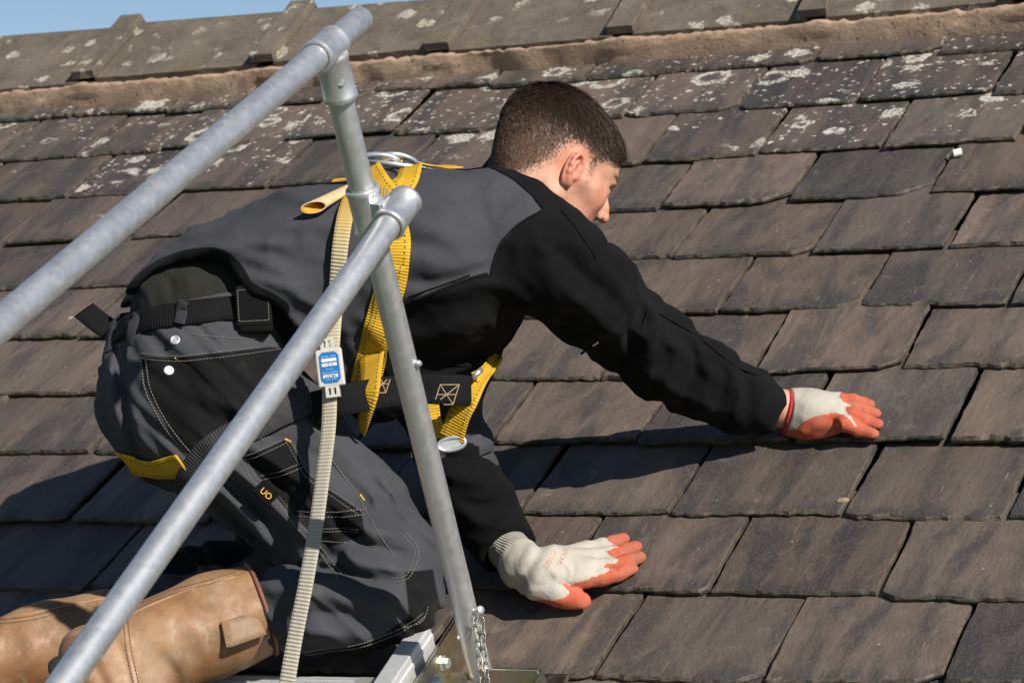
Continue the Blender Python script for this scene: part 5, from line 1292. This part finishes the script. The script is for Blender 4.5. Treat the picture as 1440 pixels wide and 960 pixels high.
part('loop_end', vs, fs, [m_plain('pale_loop', (.50, .38, .20), .8, 120), m_plain('orange_loop', (.55, .27, .02), .8, 120)], LAN, True, mi_)
# inspection tag
tc = P(464.5, 517, 3.965); tx = Vector((.985, -.10, .12)).normalized(); tz = Vector((-.12, .03, .99)).normalized(); ty = tz.cross(tx).normalized()   # ty points away
M_WPL = m_plain('tag_plastic', (.5, .48, .43), .4, 60, .08)
v, f = box(tc, tx*.0185, ty*.005, tz*.026); tg = part('tag', v, f, M_WPL, LAN); bevel(tg, .0018, 2)
for s_ in (-1, 1):
    c = tc+tz*(s_*.033)
    fr = merge(box(c+tx*.0075, tx*.0022, ty*.0045, tz*.0075), box(c-tx*.0075, tx*.0022, ty*.0045, tz*.0075), box(c+tz*.0065, tx*.0098, ty*.0044, tz*.0018), box(c-tz*.0065, tx*.0098, ty*.0044, tz*.0018), box(c, tx*.0022, ty*.0040, tz*.006))
    part('tag_clip', *fr, M_WPL, tg)
fc = tc-ty*.0056; hw, hh, ch_ = .0138, .0218, .005
oc = [(-hw+ch_, -hh), (hw-ch_, -hh), (hw, -hh+ch_), (hw, hh-ch_), (hw-ch_, hh), (-hw+ch_, hh), (-hw, hh-ch_), (-hw, -hh+ch_)]
vs = [fc+tx*a+tz*b for a, b in oc]+[fc+ty*.0008+tx*a+tz*b for a, b in oc]; n_ = 8
fs = [tuple(range(n_))]+[(k, n_+k, n_+(k+1) % n_, (k+1) % n_) for k in range(n_)]
lab = part('tag_label', vs, fs, m_plain('blue_label', (.015, .14, .42), .3, 40, .08), tg)
for b in (.0105, .0040, -.0120):
    v, f = box(fc-ty*.0006+tz*b, tx*.0105, ty*.0004, tz*.0023); part('write_strip', v, f, m_plain('strip_white', (.62, .66, .72), .4, 60, .05), lab)
def tagtext(txt, b, size, mat):
    cu = bpy.data.curves.new('t', 'FONT'); cu.body = txt; cu.size = size; cu.align_x = 'CENTER'; cu.align_y = 'CENTER'
    ob = bpy.data.objects.new('t', cu); COL.objects.link(ob); me = bpy.data.meshes.new_from_object(ob.evaluated_get(bpy.context.evaluated_depsgraph_get())); bpy.data.objects.remove(ob); bpy.data.curves.remove(cu)
    part('lettering', [fc-ty*.0014+tz*b-tx*v.co.x-tz*v.co.y for v in me.vertices], [tuple(p_.vertices) for p_ in me.polygons], mat, lab); bpy.data.meshes.remove(me)
MTX = m_plain('label_print', (.25, .5, .75), .5, 60, .05); MIK = m_plain('black_ink', (.01, .01, .012), .5, 60, .05)
tagtext('REF. NO.', -.0160, .0042, MTX); tagtext('18CE77', -.0120, .0052, MIK); tagtext('INSPECTION', -.0070, .0040, MTX); tagtext('DATE', -.0022, .0040, MTX); tagtext('11-2-~', .0040, .0050, MIK); tagtext('NEXT EXAM', .0155, .0038, MTX)
